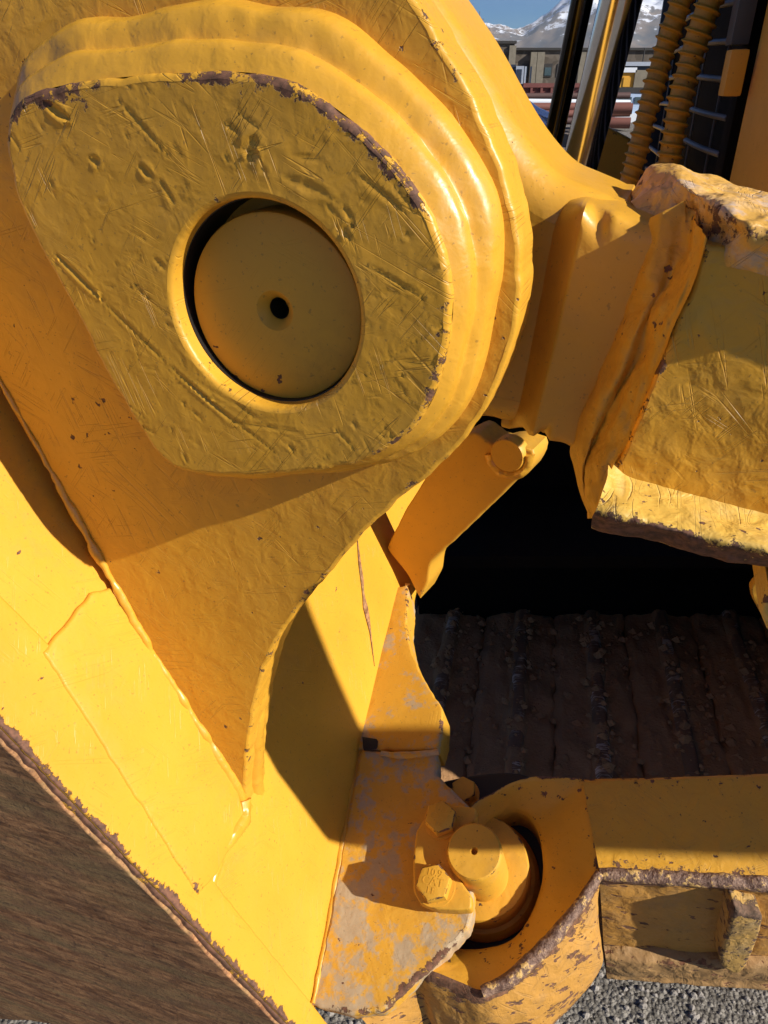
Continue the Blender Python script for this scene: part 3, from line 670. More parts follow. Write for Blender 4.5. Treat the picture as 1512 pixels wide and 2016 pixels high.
# ------------------------------------------------------------ upper brace arm (eye casting, neck, box beam)
brace = empty('brace_arm', (0.30, 0.40, 0.95), 'heavy welded yellow brace arm with worn top edge, its eye held behind the lug plate', 'linkage arm')
FH = FW(.535)
hub = [(560, 60), (700, -110), (800, -70), (878, 30), (925, 105), (962, 172), (1006, 246), (1050, 305), (1095, 349), (1150, 374), (1212, 402), (1236, 430), (1200, 640), (1085, 860), (1040, 858), (985, 846), (935, 838), (800, 860), (650, 820), (540, 640), (500, 380)]
slab('eye_casting', FH, [p+(.05,) for p in hub], .12, M['casting'], brace, bev=.026, bevseg=8, step=.006, grid=.02, curved=True, decay=.01, disp=lambda p: .0012*fbm(np.c_[p, p[:, 0]*0], 12, 6, 2))
def station(L, top, bot, rt=.010, back=.62):
    f = FW(L); a = f.px(*top); c = f.px(*bot); d = nrm(c-a)
    return [f.to3(a, -(back-L))[0], f.to3(a, -.03)[0], f.to3(a + d*.001, -rt)[0], f.to3(a+d*.003, -rt*.35)[0], f.to3(a+d*rt, 0)[0], f.to3((a+c)/2, 0)[0], f.to3(c-d*rt*.5, 0)[0], f.to3(c, -rt*.5)[0], f.to3(c, -(back-L))[0]]
st = [station(.548, (1040, 380), (985, 846)), station(.546, (1080, 388), (1000, 851)), station(.512, (1143, 400), (1040, 861)), station(.508, (1152, 403), (1048, 863)), station(.508, (1210, 416), (1080, 872), back=.57), station(.508, (1282, 434), (1126, 886), back=.555), station(.508, (1330, 446), (1160, 896), back=.555)]
loft('neck', st, M['casting'], brace, n=90, sub=6, smooth_rows=False, amp=.0006, freq=30, seed=4, curved=False, sharp=60, fade=False)
lc = [(1279, 429), (1258, 517), (1225, 617), (1192, 700), (1158, 779), (1133, 837), (1122, 883), (1129, 917), (1140, 967), (1162, 1019)]
mc = [(1350, 395), (1346, 437), (1321, 550), (1287, 608), (1254, 708), (1222, 765), (1200, 808), (1175, 860), (1150, 925), (1164, 1020)]
rc = [(1392, 470), (1383, 500), (1362, 567), (1333, 629), (1304, 700), (1279, 758), (1258, 812), (1233, 875), (1208, 917), (1168, 1021)]
mid = lambda a, b, f: [(p[0]*(1-f)+q_[0]*f, p[1]*(1-f)+q_[1]*f) for p, q_ in zip(a, b)]
def taper(L, pts, wts, to=.5065): return [FW(L + (to-L)*(wts[k] if k < len(wts) else 0)).wp(*p) for k, p in enumerate(pts)]
TW = [1, .85, .5, .2]
rows = [[FW(.512).wp(*p) for p in lc], taper(.491, mid(lc, mc, .3), TW), taper(.482, mid(lc, mc, .68), TW), taper(.486, mid(lc, mc, 1.0), TW), taper(.470, mid(mc, rc, .28), [.95, .8, .4, .1]), taper(.462, mid(mc, rc, .6), [.5, .3]), [FW(.459).wp(*p) for p in mid(mc, rc, .85)], [FW(.456).wp(*p) for p in rc]]
loft('beam_weld', rows, M['bracew'], brace, n=190, sub=7, amp=.0036, freq=52, seed=24, wear=[.1, .08, .1, .15, .15, .2, .3, .55], octv=3)
F46 = FW(.46)
def tz(tt, zz): return (tt, zz)
webp = [tuple(F46.px(*p)) for p in [(1388, 480), (1362, 567), (1333, 629), (1304, 700), (1279, 758), (1258, 812), (1233, 875), (1206, 930), (1190, 985)]]
web = [p+(.5,) for p in webp] + [(.095, .985, .1), (.45, .925, .1), (.45, 1.085, .1), (.10, 1.165, .1)]
slab('beam_web', F46, web, .035, M['brace'], brace, bev=.003, step=.005, grid=.0045, curved=False, is_px=False, jitter=.0012, seed=31, decay=.007,
     disp=lambda p: .0008*fbm(np.c_[p, p[:, 0]*0], 22, 17, 3) + .0006*fbm(np.c_[p, p[:, 0]*0], 80, 18, 2))
# worn top: gray-white lump of weld and flange
r0 = [(1236, 388), (1264, 345), (1288, 324), (1337, 331), (1371, 347), (1421, 355), (1462, 372), (1512, 381), (1620, 404), (1750, 430)]
r1 = [(1246, 402), (1290, 372), (1322, 358), (1350, 362), (1390, 374), (1430, 384), (1470, 396), (1512, 406), (1620, 432), (1750, 465)]
r2 = [(1272, 430), (1302, 424), (1332, 404), (1352, 393), (1392, 396), (1432, 410), (1470, 420), (1512, 428), (1620, 456), (1750, 490)]
r3 = [(1280, 440), (1312, 436), (1340, 426), (1362, 428), (1390, 446), (1428, 462), (1465, 462), (1512, 462), (1620, 492), (1750, 530)]
r4 = [(1288, 446), (1322, 452), (1344, 456), (1366, 474), (1390, 500), (1428, 500), (1470, 505), (1512, 512), (1620, 545), (1750, 585)]
r5 = [(1292, 452), (1326, 462), (1346, 470), (1368, 486), (1388, 512), (1428, 524), (1470, 534), (1512, 550), (1620, 580), (1750, 625)]
rows = [[FW(.62).wp(u, v+30) for u, v in r0], [FW(.60).wp(*p) for p in r0], [FW(.55 if k < 3 else .53).wp(*p) for k, p in enumerate(r1)], taper(.458, r2, [1, 1, .95, .8, .45, .15], .53), taper(.447, r3, [1, 1, .95, .82, .5, .2], .53), taper(.452, r4, [1, 1, .9, .7, .35, .1], .53), taper(.461, r5, [1, 1, .9, .7, .3], .53)]
loft('beam_top_cap', rows, M['capw'], brace, n=190, sub=12, amp=.0036, freq=42, seed=28, wear=[.1, .25, .12, .45, .62, .35, .2], octv=4)
tf = [(.10, 1.205), (.45, 1.125), (.45, 1.085), (.10, 1.165)]
slab('top_flange', FW(.449), [p+(.5,) for p in tf], .06, M['capw'], brace, bev=.004, step=.02, grid=.06, curved=False, is_px=False, jitter=.001)
# bottom ledge with its fillet
s0 = [(1200, 905), (1216, 915), (1240, 934), (1300, 950), (1380, 974), (1450, 992), (1512, 1008), (1620, 1040), (1750, 1085)]
s1 = [(1196, 930), (1206, 945), (1240, 962), (1300, 980), (1380, 1005), (1450, 1024), (1512, 1040), (1620, 1072), (1750, 1120)]
s2 = [(1178, 992), (1196, 1000), (1240, 1008), (1300, 1026), (1380, 1046), (1450, 1062), (1512, 1074), (1620, 1110), (1750, 1160)]
s3 = [(1166, 1018), (1196, 1026), (1240, 1034), (1300, 1050), (1380, 1070), (1450, 1086), (1512, 1100), (1620, 1138), (1750, 1190)]
rows = [[FW(.462).wp(*p) for p in s0], [FW(.448).wp(*p) for p in s1], [FW(.418).wp(*p) for p in s2], [FW(.420).wp(*p) for p in s3], [FW(.45).wp(u, v+14) for u, v in s3], [FW(.60).wp(u+10, v-60) for u, v in s3]]
loft('bottom_ledge', rows, M['lowbead'], brace, n=150, sub=8, amp=.0022, freq=42, seed=35, wear=[.05, .15, .42, .85, .7, .2], octv=4)
bf = [(.10, .985), (.45, .925), (.45, .89), (.26, .95), (.10, .952)]
slab('bottom_flange', FW(.425), [p+(.5,) for p in bf], .06, M['lowbead'], brace, bev=.004, step=.02, grid=.06, curved=False, is_px=False, jitter=.001)

rear = [(.30, .945), (.44, .885), (.65, .96), (1.25, 1.22), (1.62, 1.37), (2.3, 1.66), (2.3, 1.92), (1.70, 1.62), (1.50, 1.535), (1.29, 1.45), (1.33, 1.58), (1.42, 1.76), (1.30, 1.80), (1.15, 1.62), (.95, 1.38), (.45, 1.105), (.30, 1.09)]
slab('rear_shadow_plate', FW(.418), [p+(.4,) for p in rear], .030, M['brace'], brace, bev=.005, step=.02, grid=.06, curved=False, is_px=False)  # unseen plate, outlined to cast the shadow band on bracket and arm

# ------------------------------------------------------------ lower push arm
arm = empty('push_arm', (0.30, 0.48, 0.35), 'low yellow push arm with a cupped, chipped fork end clasping the pivot bushing', 'push arm')
FG = FF.off(-.012)
outer = [(880, 1640), (930, 1585), (947, 1571), (969, 1561), (999, 1544), (1038, 1531), (1069, 1528), (1108, 1530), (1145, 1533), (1156, 1549), (1163, 1591), (1174, 1637), (1178, 1688), (1180, 1722), (1157, 1760), (1124, 1805), (1084, 1854), (1041, 1896), (999, 1933), (950, 1957), (908, 1942), (850, 1920), (780, 1880)]
inner = [(900, 1700), (950, 1640), (972, 1618), (987, 1607), (1000, 1600), (1016, 1598), (1030, 1602), (1040, 1609), (1052, 1624), (1060, 1640), (1065, 1662), (1068, 1690), (1069, 1710), (1066, 1738), (1060, 1762), (1050, 1788), (1036, 1815), (1018, 1840), (994, 1856), (955, 1866), (920, 1867), (880, 1865), (830, 1860)]
ow = [FG.wp(*p) for p in outer]; Fi = FF.off(-.050); iw = [Fi.wp(*p) for p in inner]
ow = np.array(ow); iw = np.array(iw)
rows = [ow - NF*.0008, ow*.9+iw*.1 + NF*.001, ow*.5+iw*.5, ow*.06+iw*.94, iw - NF*.003, iw - NF*.09]
loft('fork_end', rows, M['fork'], arm, n=160, sub=6, smooth_rows=False, amp=.0010, freq=34, seed=41, wear=[.75, .30, .12, .12, .35, .1], sharp=50)
# outer side of the fork, swept down from the worn rim
rim = np.array([FG.wp(*p) for p in [(1181, 1722), (1157, 1760), (1124, 1805), (1084, 1854), (1041, 1896), (999, 1933), (950, 1957), (905, 1942), (850, 1920), (790, 1905), (700, 1990)]])
dn = -NF*.075 + np.array([0, .0, 0])
AY = FF.ay
tg = np.gradient(rim, axis=0); ro = np.cross(tg, NF); ro /= np.linalg.norm(ro, axis=1)[:, None]
ro = ro*np.sign((ro*-AY).sum())
ro[0] = nrm(-AY - .22*EX); ro[1] = nrm(ro[1]*.45 + ro[0]*.55); ro[2] = nrm(ro[2]*.8 + ro[0]*.2)
rows = [rim + NF*.0006 - ro*.004, rim - NF*.004 + ro*.003, rim - NF*.016 + ro*.010, rim - NF*.05 + ro*.028, rim - NF*.10 + ro*.044, rim - NF*.14 + ro*.040, rim - NF*.16 + ro*.01]
loft('fork_side', rows, M['side'], arm, n=140, sub=6, amp=.0014, freq=40, seed=43, wear=[.95, .85, .4, .22, .35, .8, .8])
# beam of the arm
def armrow(pts, fr, shift=0): return [fr.wp(*p) for p in pts]
xs = [1150, 1181, 1240, 1320, 1420, 1512, 1700, 2000]
top_b = [(1146, 1533), (1178, 1531), (1240, 1530), (1320, 1528), (1420, 1524), (1512, 1521), (1700, 1514), (2050, 1500)]
top_f = [(1180, 1715), (1196, 1716), (1240, 1718), (1320, 1722), (1420, 1728), (1512, 1733), (1700, 1744), (2050, 1765)]
TB = np.array([FG.wp(*p) for p in top_b]); TFr = np.array([FG.wp(*p) for p in top_f])
rows = [TB - NF*.14, TB - NF*.004, TB + AY*-.004, TB*.66+TFr*.34, TB*.33+TFr*.67, TFr + AY*.005, TFr - AY*.001 - NF*.002]
loft('arm_top', rows, M['arm'], arm, n=120, sub=6, smooth_rows=False, amp=.0007, freq=40, seed=45, wear=[.1, .4, .3, .08, .12, .45, .9], sharp=45, curved=False)
rows = [TFr - AY*.001 - NF*.002, TFr - AY*.006 - NF*.010, TFr - AY*.007 - NF*.024, TFr - AY*.007 - NF*.036, TFr - AY*.026 - NF*.10, TFr - AY*.044 - NF*.172]
loft('arm_side', rows, M['side'], arm, n=160, sub=7, amp=.0016, freq=46, seed=46, wear=[.95, .9, .5, .22, .22, .4], fade=False)
tube('rim_wear', rim[:7]+AY*.001, [.006, .0062, .007, .0078, .008, .007, .006], M['rim'], arm, seg=16, amp=.0012, freq=70, seed=44, step=.0022, octv=4)
tube('rim_wear', TFr[:7] - AY*.002 - NF*.004, [.007, .008, .0085, .008, .008, .0085, .008], M['rim'], arm, seg=16, amp=.0013, freq=70, seed=47, step=.0022, octv=4)
fl = TFr - NF*.172 - AY*.044
wav = (.004*fbm(fl, 14, 48, 2))[:, None]
rows = [fl + AY*.006 + NF*.002, fl - AY*(.010+wav) + NF*.001, fl - AY*(.017+wav) - NF*.007, fl - AY*(.024+wav) - NF*.040, fl - AY*.018 - NF*.052, fl + AY*.10 - NF*.052]
loft('bottom_flange', rows, M['rusty'], arm, n=160, sub=6, amp=.0016, freq=40, seed=49, wear=[.2, .4, .5, .25, .4, .3], fade=False)
# stop lug standing out from the side
FS = Frame(nrm(-AY*.16+NF*.038), TFr[4]-NF*.10-AY*.026, EX)      # the side plane of the arm
FS2 = FS.off(.024)
lugp = [(1446, 1792), (1470, 1800), (1500, 1806), (1501, 1822), (1492, 1850), (1478, 1885), (1464, 1912), (1446, 1917), (1430, 1911), (1418, 1893), (1424, 1862), (1436, 1826)]
slab('stop_lug', FS2, [p+((.9,) if k < 3 else (.55,)) for k, p in enumerate(lugp)], .034, M['lug'], arm, bev=.004, step=.003, grid=.005, curved=True, decay=.01, jitter=.0008, seed=51)

# ------------------------------------------------------------ crawler track under the machine
track = empty('crawler_track', (0.5, 0.9, 0.0), 'mud caked crawler track with polished grousers in the dark below the brace', 'crawler track')
def shoe(k):
    x0 = -.02 + k*.172; z0 = .055
    ds = .74; c = np.array([.155, 1.30, 0]) + TF*x0 + EZ*z0
    tilt = nrm(TF + EZ*(-.02)); up = np.cross(tilt, TL); up = up if up[2] > 0 else -up
    prof = [(-.088, -.02), (-.087, .010), (-.074, .018), (-.020, .019), (-.014, .020), (-.010, .028), (-.005, .031), (.014, .031), (.019, .028), (.024, .020), (.032, .019), (.074, .016), (.087, .008), (.088, -.02)]
    rows = []
    for s in np.linspace(-.5, .5, 40): rows.append([c + TL*s*ds + tilt*a + up*b_ for a, b_ in prof])
    o = loft('track_shoe', rows, M['mud'], track, n=60, sub=1, amp=.0080, freq=26, seed=60+k, curved=False, sharp=60, octv=4, fade=False)
    rows = [[c + TL*s*ds + tilt*a + up*(b_+.003) for a, b_ in [(-.0115, .021), (-.006, .0305), (.005, .0320), (.014, .0305), (.0205, .021)]] for s in np.linspace(-.5, .5, 30)]
    loft('grouser', rows, M['grouser'], track, n=12, sub=1, amp=.0016, freq=60, seed=80+k, fade=False)
for k in range(7): shoe(k)
def clods():
    V = []; Fc = []
    for k in range(2200):
        x = RNG.uniform(-.1, 1.15); y = RNG.uniform(-.33, .33); c = np.array([.14, 1.22, 0]) + TF*x + TL*y
        r = .002 + .012*RNG.random()**3.5
        ph = ((x+.02) % .172)
        z = .072 + (.0 if .03 < ph < .145 else .02)
        c = c + EZ*(z-.002)
        D = RNG.normal(size=(9, 3)); D /= np.linalg.norm(D, axis=1)[:, None]
        s = len(V); ring = [c + r*np.array([math.cos(a)*RNG.uniform(.7, 1.2), math.sin(a)*RNG.uniform(.7, 1.2), RNG.uniform(-.2, .4)]) for a in np.linspace(0, 6.28, 7)[:-1]]
        V += ring + [c + EZ*r*.9, c - EZ*r*.6]
        for j in range(6): Fc.append((s+j, s+(j+1) % 6, s+6)); Fc.append((s+(j+1) % 6, s+j, s+7))
    tag(mesh_obj('dirt_clods', V, Fc, M['mud'], smooth=False, loc=(0.5, .9, 0)), 'loose dirt clods scattered over the track shoes', 'dirt', kind='stuff')
clods()

# ------------------------------------------------------------ tractor nose
body = empty('tractor_body', (0.9, 1.4, 0.3), 'dark radiator grille and yellow corner post of the tractor nose behind the hoses', 'bulldozer')
GP = np.array([.411, 1.0, 0])
def gp(l, z, o=0.0): return GP + TL*l - TF*o + EZ*z
box_obj('radiator_core', gp(.42, 1.3, -.055), (.05, .78, 1.25), M['black'], body, ax=TF, ay=TL)
for k in range(20):
    z = .93 + k*.041
    p = [gp(.79, z, -.012), gp(.55, z+.004, .0), gp(.30, z+.004, .006), gp(.14, z, .002), gp(.05, z-.003, -.01)]
    tube('grille_bar', p, .0038, M['greybar'], body, seg=8)
for k in range(4):
    tube('grille_rod', [gp(.14+k*.17, .9, -.012), gp(.14+k*.17, 1.85, -.012)], .0018, M['greybar'], body, seg=6)
box_obj('grille_frame', gp(.81, 1.3, -.02), (.05, .012, 1.2), M['bracketgrey'], body, ax=TF, ay=TL, bevel=.003)
box_obj('nose_frame', gp(.036, 1.45, -.058), (.10, .045, .80), M['black'], body, ax=TF, ay=TL, bevel=.004)
box_obj('corner_post', gp(-.145, 1.45, -.072), (.12, .30, .80), M['tractor'], body, ax=TF, ay=TL, bevel=.03)
box_obj('grey_bracket', gp(.015, 1.41, .004), (.02, .035, .24), M['bracketgrey'], body, ax=TF, ay=TL, bevel=.003)
box_obj('post_clip', gp(-.02, 1.262, .008), (.02, .032, .046), M['tractor'], body, ax=TF, ay=TL, bevel=.004)
box_obj('dark_backing', np.array([.90, 1.86, .32]), (1.62, .70, .60), M['black'], body, bevel=.01)  # black box added to fill the shaded void below the nose
box_obj('shade_roof', np.array([.78, 1.60, .43]), (1.36, .76, .03), M['black'], body, bevel=.005)  # black roof added over the track to darken its far end
box_obj('dark_filler', np.array([.45, 2.05, .20]), (1.3, .7, .42), M['black'], body, bevel=.01)  # second black box, put in where the gap is only deep shade
box_obj('sun_block', np.array([1.75, .92, .52]), (1.5, .95, .98), M['black'], body, ax=TF, ay=TL, bevel=.01)  # unseen block added to keep the sun off the track
box_obj('engine_side', gp(.32, .75, -1.6), (1.7, .8, .6), M['tractor'], body, ax=TF, ay=TL, bevel=.02)
slab('guard_bracket', Frame(-TL, on_plane(1500, 1150, TL, .86), TF), [(1497, 1104), (1540, 1130), (1560, 1260), (1514, 1244), (1496, 1205), (1482, 1180), (1478, 1160), (1486, 1146), (1512, 1136)], .012, M['tractor'], body, bev=.002, step=.006, grid=.03, curved=False)

# lift cylinder rods
def rod(name, a, b, r, mat, label, kd):
    o = empty(name, tuple(np.minimum(np.array(a), np.array(b))*[1, 1, 0] + [0, 0, min(a[2], b[2])]), label, 'hydraulic cylinder')
    a = np.array(a); b = np.array(b); d = nrm(b-a)
    tube('rod', [a - d*.4, b + d*.5], r, mat, o, seg=40)
    return o, a, b, d
A2, B2 = at_depth(1222, 0, 1.02), at_depth(1136, 350, 1.22)
o, a, b, d = rod('lift_cylinder', A2, B2, .0292, M['chrome'], 'thick polished chrome cylinder rod standing beside the hoses', 1)
tube('rod_gland', [b + d*.10, b + d*.32], .045, M['tractor'], o, seg=32)
A1, B1 = at_depth(1146, 0, 1.10), at_depth(1078, 330, 1.32)
o, a, b, d = rod('hydraulic_tube', A1, B1, .0165, M['darkrod'], 'slim dark steel tube leaning left of the chrome rod', 2)
tube('rod_gland', [b + d*.10, b + d*.32], .026, M['tractor'], o, seg=32)
# yellow lift yoke behind rods
FY = Frame(-TL, on_plane(1200, 300, TL, 1.5), TF)
yk = empty('lift_yoke', tuple(FY.wp(1200, 420)), 'yellow yoke plate between the chrome rod and the left hose', 'bracket')
slab('yoke_plate', FY, [(1140, 238), (1197, 250), (1248, 277), (1262, 420), (1120, 420)], .10, M['tractor'], yk, bev=.006, step=.01, grid=.04, curved=False)
slab('yoke_rim', FY.off(.004), [(1140, 352), (1258, 364), (1262, 420), (1120, 420)], .003, M['tractor'], yk, bev=.001, step=.01, grid=.04, curved=False)
# hoses in spiral guards
def hose(pts, r, label, pitch):
    P = [at_depth(*p) for p in pts]
    o = empty('hydraulic_hose', tuple(P[-1]), label, 'hose', 'hydraulic hoses in spiral guards')
    tube('hose_core', P, np.array([r[0], r[-1]])*.66, M['black'], o, seg=16)
    def rip(rr, s, th):
        ph = (s/pitch + th/(2*math.pi)) % 1.0
        e = np.clip(1-np.abs(ph-.5)/.20, 0, 1)
        return rr*(.80 + .24*np.minimum(1, e*1.35)) + .0006*np.sin(s*90)
    tube('spiral_guard', P, np.array(r), M['hoseguard'], o, seg=32, ripple=rip, step=pitch/14, amp=.0005, freq=60, sharp=None, caps=False)
    return o
hose([(1372, -90, .93), (1342, 0, .95), (1305, 110, .98), (1274, 220, 1.0), (1252, 310, 1.02), (1232, 380, 1.04), (1215, 470, 1.08)], (.0165, .0150), 'left yellow hose in a spiral guard crossing in front of the grille edge', .0128)
hose([(1425, -90, .90), (1398, 0, .92), (1362, 110, .95), (1336, 210, .97), (1322, 290, .99), (1312, 360, 1.01), (1300, 450, 1.05)], (.0185, .0155), 'right yellow hose in a spiral guard dropping behind the worn top of the arm', .0128)

# small things seen past the eye casting
FZ = Frame(-W, on_plane(1000, 200, W, 1.62), T)
ey = slab('cylinder_ear', FZ, [(975, 175), (985, 158), (993, 155), (1003, 166), (1012, 190), (1021, 210), (1021, 250), (1000, 280), (970, 270)], .03, M['tractor'], None, bev=.004, step=.01, grid=.05, curved=True)
tag(ey, 'thin yellow ear plate peeking out behind the glossy eye casting', 'bracket')
sl = tube('steel_sleeve', [at_depth(1018, 222, 1.75), at_depth(1045, 242, 1.75), at_depth(1090, 262, 1.75)], [.036, .036, .036], M['chrome'], None, seg=28, curved=False, loc=tuple(at_depth(1045, 270, 1.75)))
tag(sl, 'short shiny steel sleeve left of the dark tube', 'sleeve')

# ------------------------------------------------------------ the yard behind
def yard(u, v, Y): r = ray(u, v); return CAM + r*(Y/r[1])
M['stone'] = (lambda b: b.out(b.mix(b.vor(2.2, out='Color'), (0.075, 0.06, 0.045), (0.17, 0.14, 0.11)), 0.9, None, spec=0.2))(NB('stone_wall'))
M['stonel'] = simple('stone_pillar', (0.22, 0.19, 0.14), 0.9, 0, 0.35, 3, spec=0.2)
M['roofdark'] = simple('roof_trim', (0.03, 0.026, 0.022), 0.7)
M['glass'] = simple('window_glass', (0.06, 0.09, 0.10), 0.12, 0, 0.1, 1)
M['cont'] = simple('container_blue', (0.025, 0.035, 0.055), 0.5)
M['alu'] = simple('aluminium', (0.42, 0.45, 0.5), 0.45, 0.3)
M['redrust'] = simple('red_rust_paint', (0.17, 0.05, 0.04), 0.7, 0, .3, 2)
M['pipered'] = simple('red_pipe', (0.21, 0.075, 0.05), 0.6, 0, .3, 1.5)
M['pipebrown'] = simple('brown_pipe', (0.10, 0.05, 0.04), 0.65, 0, .3, 1.5)
M['white'] = simple('white_paint', (0.72, 0.74, 0.76), 0.5, 0, .08, 1)
M['truckblue'] = simple('pale_blue_truck', (0.42, 0.52, 0.66), 0.4, 0, .08, 1)
M['bark'] = simple('bark', (0.16, 0.12, 0.085), 0.9)
bld = empty('stone_building', (14, 80, 0), 'low dark stone building with pale pillars below the mountains', 'building')
Yb = 80.
def bx(name, x0, x1, y0, y1, z0, z1, mat, parent=None): return box_obj(name, ((x0+x1)/2, (y0+y1)/2, (z0+z1)/2), (x1-x0, y1-y0, z1-z0), mat, parent)
xa = yard(1013, 90, Yb)[0]; za = yard(1013, 86, Yb)[2]; zb = yard(1060, 96, Yb)[2]
bx('wall', 3.0, xa, Yb, Yb+14, 0, za, M['stone'], bld); bx('roof', 2.8, xa+.15, Yb-.2, Yb+14.2, za, za+.22, M['roofdark'], bld)
bx('wall', xa+.01, 34, Yb+.6, Yb+14, 0, zb-.1, M['stone'], bld); bx('roof', xa+.2, 34.2, Yb+.35, Yb+14.2, zb-.1, zb+.1, M['roofdark'], bld)
for u0, u1, lo in [(1000, 1013, 0), (1044, 1056, .3), (1057, 1071, .3), (1140, 1152, .3), (1166, 1178, .3)]:
    x0, x1 = yard(u0, 130, Yb)[0], yard(u1, 130, Yb)[0]; bx('pillar', x0, x1, Yb-.25+lo, Yb+.1+lo*2, 0, zb-.25+(.5 if lo == 0 else 0), M['stonel'], bld)
for u0, u1 in [(1030, 1043), (1073, 1090), (1100, 1118), (1122, 1138), (1154, 1165)]:
    x0, x1 = yard(u0, 130, Yb)[0], yard(u1, 130, Yb)[0]; z1, z0 = yard(1050, 125, Yb)[2], yard(1050, 151, Yb)[2]
    f = bx('window', x0, x1, Yb+.52, Yb+.65, z0, z1, M['roofdark'], bld); bx('pane', x0+.1, x1-.1, Yb+.48, Yb+.51, z0+.1, z1-.3, M['glass'], bld)
# dark cargo container with aluminium end posts
Yc = 32.
ct = empty('cargo_container', (6, Yc, 0), 'dark blue cargo container with a pale door end in front of the building', 'container')
x0, x1 = yard(900, 150, Yc)[0], yard(1030, 150, Yc)[0]; zt_ = yard(1000, 127, Yc)[2]
bx('body', x0, x1-.3, Yc, Yc+2.4, .1, zt_, M['cont'], ct)
for k in range(14): bx('rib', x0+.1+k*.2, x0+.16+k*.2, Yc-.05, Yc-.002, .15, zt_-.06, M['cont'] if k % 4 else M['alu'], ct)
bx('door', x1-.30, x1, Yc-.08, Yc+2.4, .1, zt_-.05, M['alu'], ct); bx('door_vent', x1-.26, x1-.08, Yc-.11, Yc-.085, zt_-.6, zt_-.15, M['cont'], ct)
tube('lock_rod', [(x1-.2, Yc-.14, .3), (x1-.2, Yc-.14, zt_-.7)], .03, M['roofdark'], ct, seg=8)
tube('lock_rod', [(x0+1.35, Yc-.14, .3), (x0+1.35, Yc-.14, zt_+.35)], .03, M['alu'], ct, seg=8)
# red ribbed bin
Yr = 27.
rb = empty('steel_bin', (6, Yr, 0), 'dark red ribbed steel bin behind the stacked pipes', 'skip bin')
x0, x1 = yard(1031, 175, Yr)[0], yard(1140, 175, Yr)[0]; zt_ = yard(1060, 165, Yr)[2]
bx('body', x0, x1, Yr, Yr+2, .2, zt_, M['redrust'], rb); bx('rim', x0-.03, x1+.03, Yr-.08, Yr-.005, zt_-.1, zt_+.02, M['redrust'], rb)
for k in range(7): bx('rib', x0+.2+k*.32, x0+.27+k*.32, Yr-.1, Yr-.01, .2, zt_-.11, M['redrust'], rb)
# pipes lying across the yard
for v0, v1, Y, rr, mt, lb in [(190, 188, 22., .075, 'pipebrown', 'long dark brown pipe on top of the pipe stack'), (200, 203, 21.6, .075, 'white', 'long white pipe below the dark brown pipe'),
                              (212, 210, 21., .10, 'pipered', 'thick red-brown pipe under the white pipe'), (227, 222, 20.2, .085, 'pipered', 'red-brown pipe lying nearest the ground in the stack'),
                              (238, 238, 19.4, .07, 'pipebrown', 'dark pipe lying on the gravel in front of the stack')]:
    o = tube('steel_pipe', [yard(960, v0, Y), yard(1240, v1, Y)], rr, M[mt], None, seg=18, loc=tuple(yard(1100, v0, Y))); tag(o, lb, 'pipe', 'pipes stacked across the yard')
for k, Y in enumerate((19.8, 21.2)):
    a = yard(1130, 250, Y); o = box_obj('timber_block', (a[0], Y, .12), (.3, 1.6, .24), M['bark']); tag(o, ['front', 'rear'][k]+' timber block under the pipe stack', 'timber')
for (u, v, Y, rr, lb) in [(1222, 214, 17., .10, 'short capped red pipe in front of the pale truck'), (1215, 242, 15., .09, 'short rusty pipe above the yellow yoke')]:
    a = yard(u, v, Y); o = tube('short_pipe', [a+np.array([-.45, .1, 0]), a+np.array([.22, -.05, 0])], [rr, rr, rr], M['pipered'], None, seg=16, curved=False, loc=tuple(a)); tag(o, lb, 'pipe')
# pale truck
Yt = 26.
tk = empty('parked_truck', tuple(yard(1235, 230, Yt)), 'pale blue truck parked behind the short pipes', 'truck')
a = yard(1214, 186, Yt); c = yard(1275, 232, Yt)
bx('cab', a[0], c[0], Yt, Yt+2, c[2], a[2], M['truckblue'], tk)
w0, w1 = yard(1219, 191, Yt), yard(1242, 203, Yt); bx('window', w0[0], w1[0], Yt-.03, Yt-.004, w1[2], w0[2], M['glass'], tk)
w0, w1 = yard(1250, 191, Yt), yard(1268, 203, Yt); bx('window', w0[0], w1[0], Yt-.03, Yt-.004, w1[2], w0[2], M['glass'], tk)
bx('bumper', a[0], c[0], Yt-.15, Yt-.002, c[2]-.12, c[2]+.12, M['white'], tk)
# yellow machine and flat roofed shed behind it
Ym = 38.
ym = empty('yellow_machine', tuple(yard(1230, 180, Ym)), 'small yellow machine housing in the yard behind the pale truck', 'machine')
a, c = yard(1213, 143, Ym), yard(1250, 173, Ym); bx('housing', a[0], c[0], Ym, Ym+2, c[2], a[2], M['tractor'], ym)
a, c = yard(1250.5, 138, Ym), yard(1272, 173, Ym); bx('end_panel', a[0], c[0], Ym-.1, Ym+2, c[2], a[2], M['stonel'], ym)
a, c = yard(1212, 133, Ym), yard(1252, 142.6, Ym); bx('canopy', a[0], c[0], Ym-.1, Ym+2, c[2], a[2], M['white'], ym)
a, c = yard(1228, 152, Ym), yard(1239, 171, Ym); bx('door', a[0], c[0], Ym-.04, Ym-.003, c[2], a[2], M['tractor'], ym)
a, c = yard(1190, 172, 30), yard(1275, 183, 30)
bm_ = box_obj('timber_beam', tuple((a+c)/2), (c[0]-a[0], .4, a[2]-c[2]), M['roofdark']); tag(bm_, 'dark beam lying between the yellow machine and the pale truck', 'beam')
Ys = 60.
a, c = yard(1200, 122, Ys), yard(1290, 145, Ys)
sh = empty('shed', (a[0], Ys, 0), 'grey flat roofed shed behind the yellow machine', 'shed'); bx('wall', a[0], c[0], Ys, Ys+5, 0, a[2]-.25, M['cont'], sh); bx('roof', a[0]-.2, c[0]+.2, Ys-.3, Ys+5.2, a[2]-.24, a[2], M['alu'], sh)
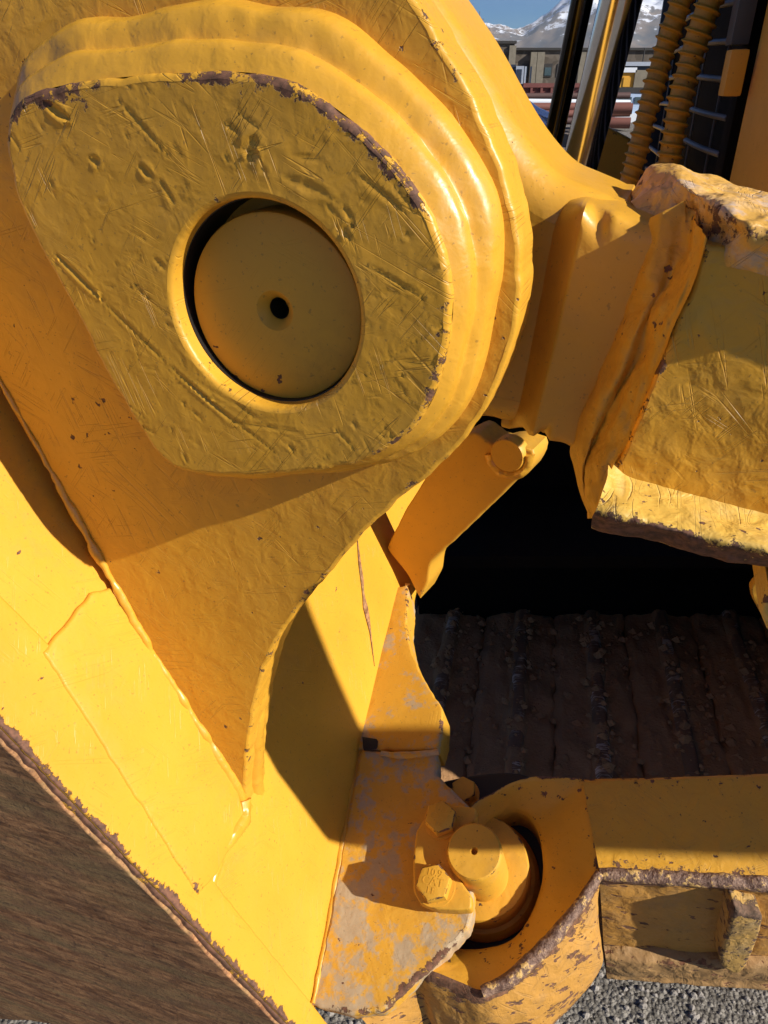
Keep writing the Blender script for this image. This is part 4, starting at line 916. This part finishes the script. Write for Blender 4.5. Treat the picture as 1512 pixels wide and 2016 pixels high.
a = yard(1265, 125, 70); po = tube('radio_mast', [(a[0], 70, 0), (a[0], 70, yard(1265, 94, 70)[2])], .05, M['roofdark'], None, seg=8, loc=(a[0], 70, 0)); tag(po, 'thin dark mast rising between the chrome rod and the left hose', 'mast')
# bare trees
def tree(u, Y, h, seed, label):
    rg = np.random.default_rng(seed); x = yard(u, 120, Y)[0]
    o = empty('bare_tree', (x, Y, 0), label, 'tree', 'bare winter trees beside the building')
    v, f = tube('', [(x, Y, 0), (x+.1, Y, h*.4), (x+.05, Y, h)], [.10, .06, .015], None, None, seg=7, ret=True); mesh_obj('trunk', v, f, M['bark'], o)
    parts = []
    for k in range(34):
        z = h*rg.uniform(.25, .95); an = rg.uniform(0, 6.28); L = h*rg.uniform(.12, .32)*(1.2-z/h)
        a = np.array([x+.06, Y, z]); b = a + L*np.array([math.cos(an)*.6, math.sin(an)*.6, .9]); c = b + L*.6*np.array([math.cos(an+.6)*.4, math.sin(an), .9])
        parts.append(tube('', [a, b, c], [.028, .018, .008], None, None, seg=5, ret=True))
        for q in range(3):
            e = b + L*.5*rg.normal(size=3)*[.5, .5, .3] + [0, 0, L*.4]; parts.append(tube('', [b, (b+e)/2+[0, 0, .02], e], [.014, .010, .006], None, None, seg=4, ret=True))
    V, Fc = join(parts); mesh_obj('crown', V, Fc, M['bark'], o)
tree(938, 66., 6.0, 3, 'bare tree nearest the yellow casting'); tree(953, 64., 5.2, 5, 'shorter bare tree in front of the stone wall')

# ------------------------------------------------------------ air
def haze():
    m = bpy.data.materials.new('haze_air'); m.use_nodes = True; t = m.node_tree; t.nodes.remove(t.nodes['Principled BSDF'])
    v = t.nodes.new('ShaderNodeVolumePrincipled'); v.inputs['Color'].default_value = (.80, .90, 1, 1); v.inputs['Density'].default_value = HAZE; v.inputs['Anisotropy'].default_value = 0.2
    t.links.new(v.outputs[0], t.nodes['Material Output'].inputs['Volume'])
    V = [(x, y, z) for x in (-9100, 9100) for y in (-3100, 9600) for z in (-21.5, 1200)]
    o = mesh_obj('haze', V, [(0, 1, 3, 2), (4, 6, 7, 5), (0, 4, 5, 1), (2, 3, 7, 6), (0, 2, 6, 4), (1, 5, 7, 3)], m, smooth=False, loc=(0, 0, 0))
    tag(o, 'thin pale blue haze filling the air before the mountains', 'haze', kind='stuff')
HAZE = 7e-5
haze()
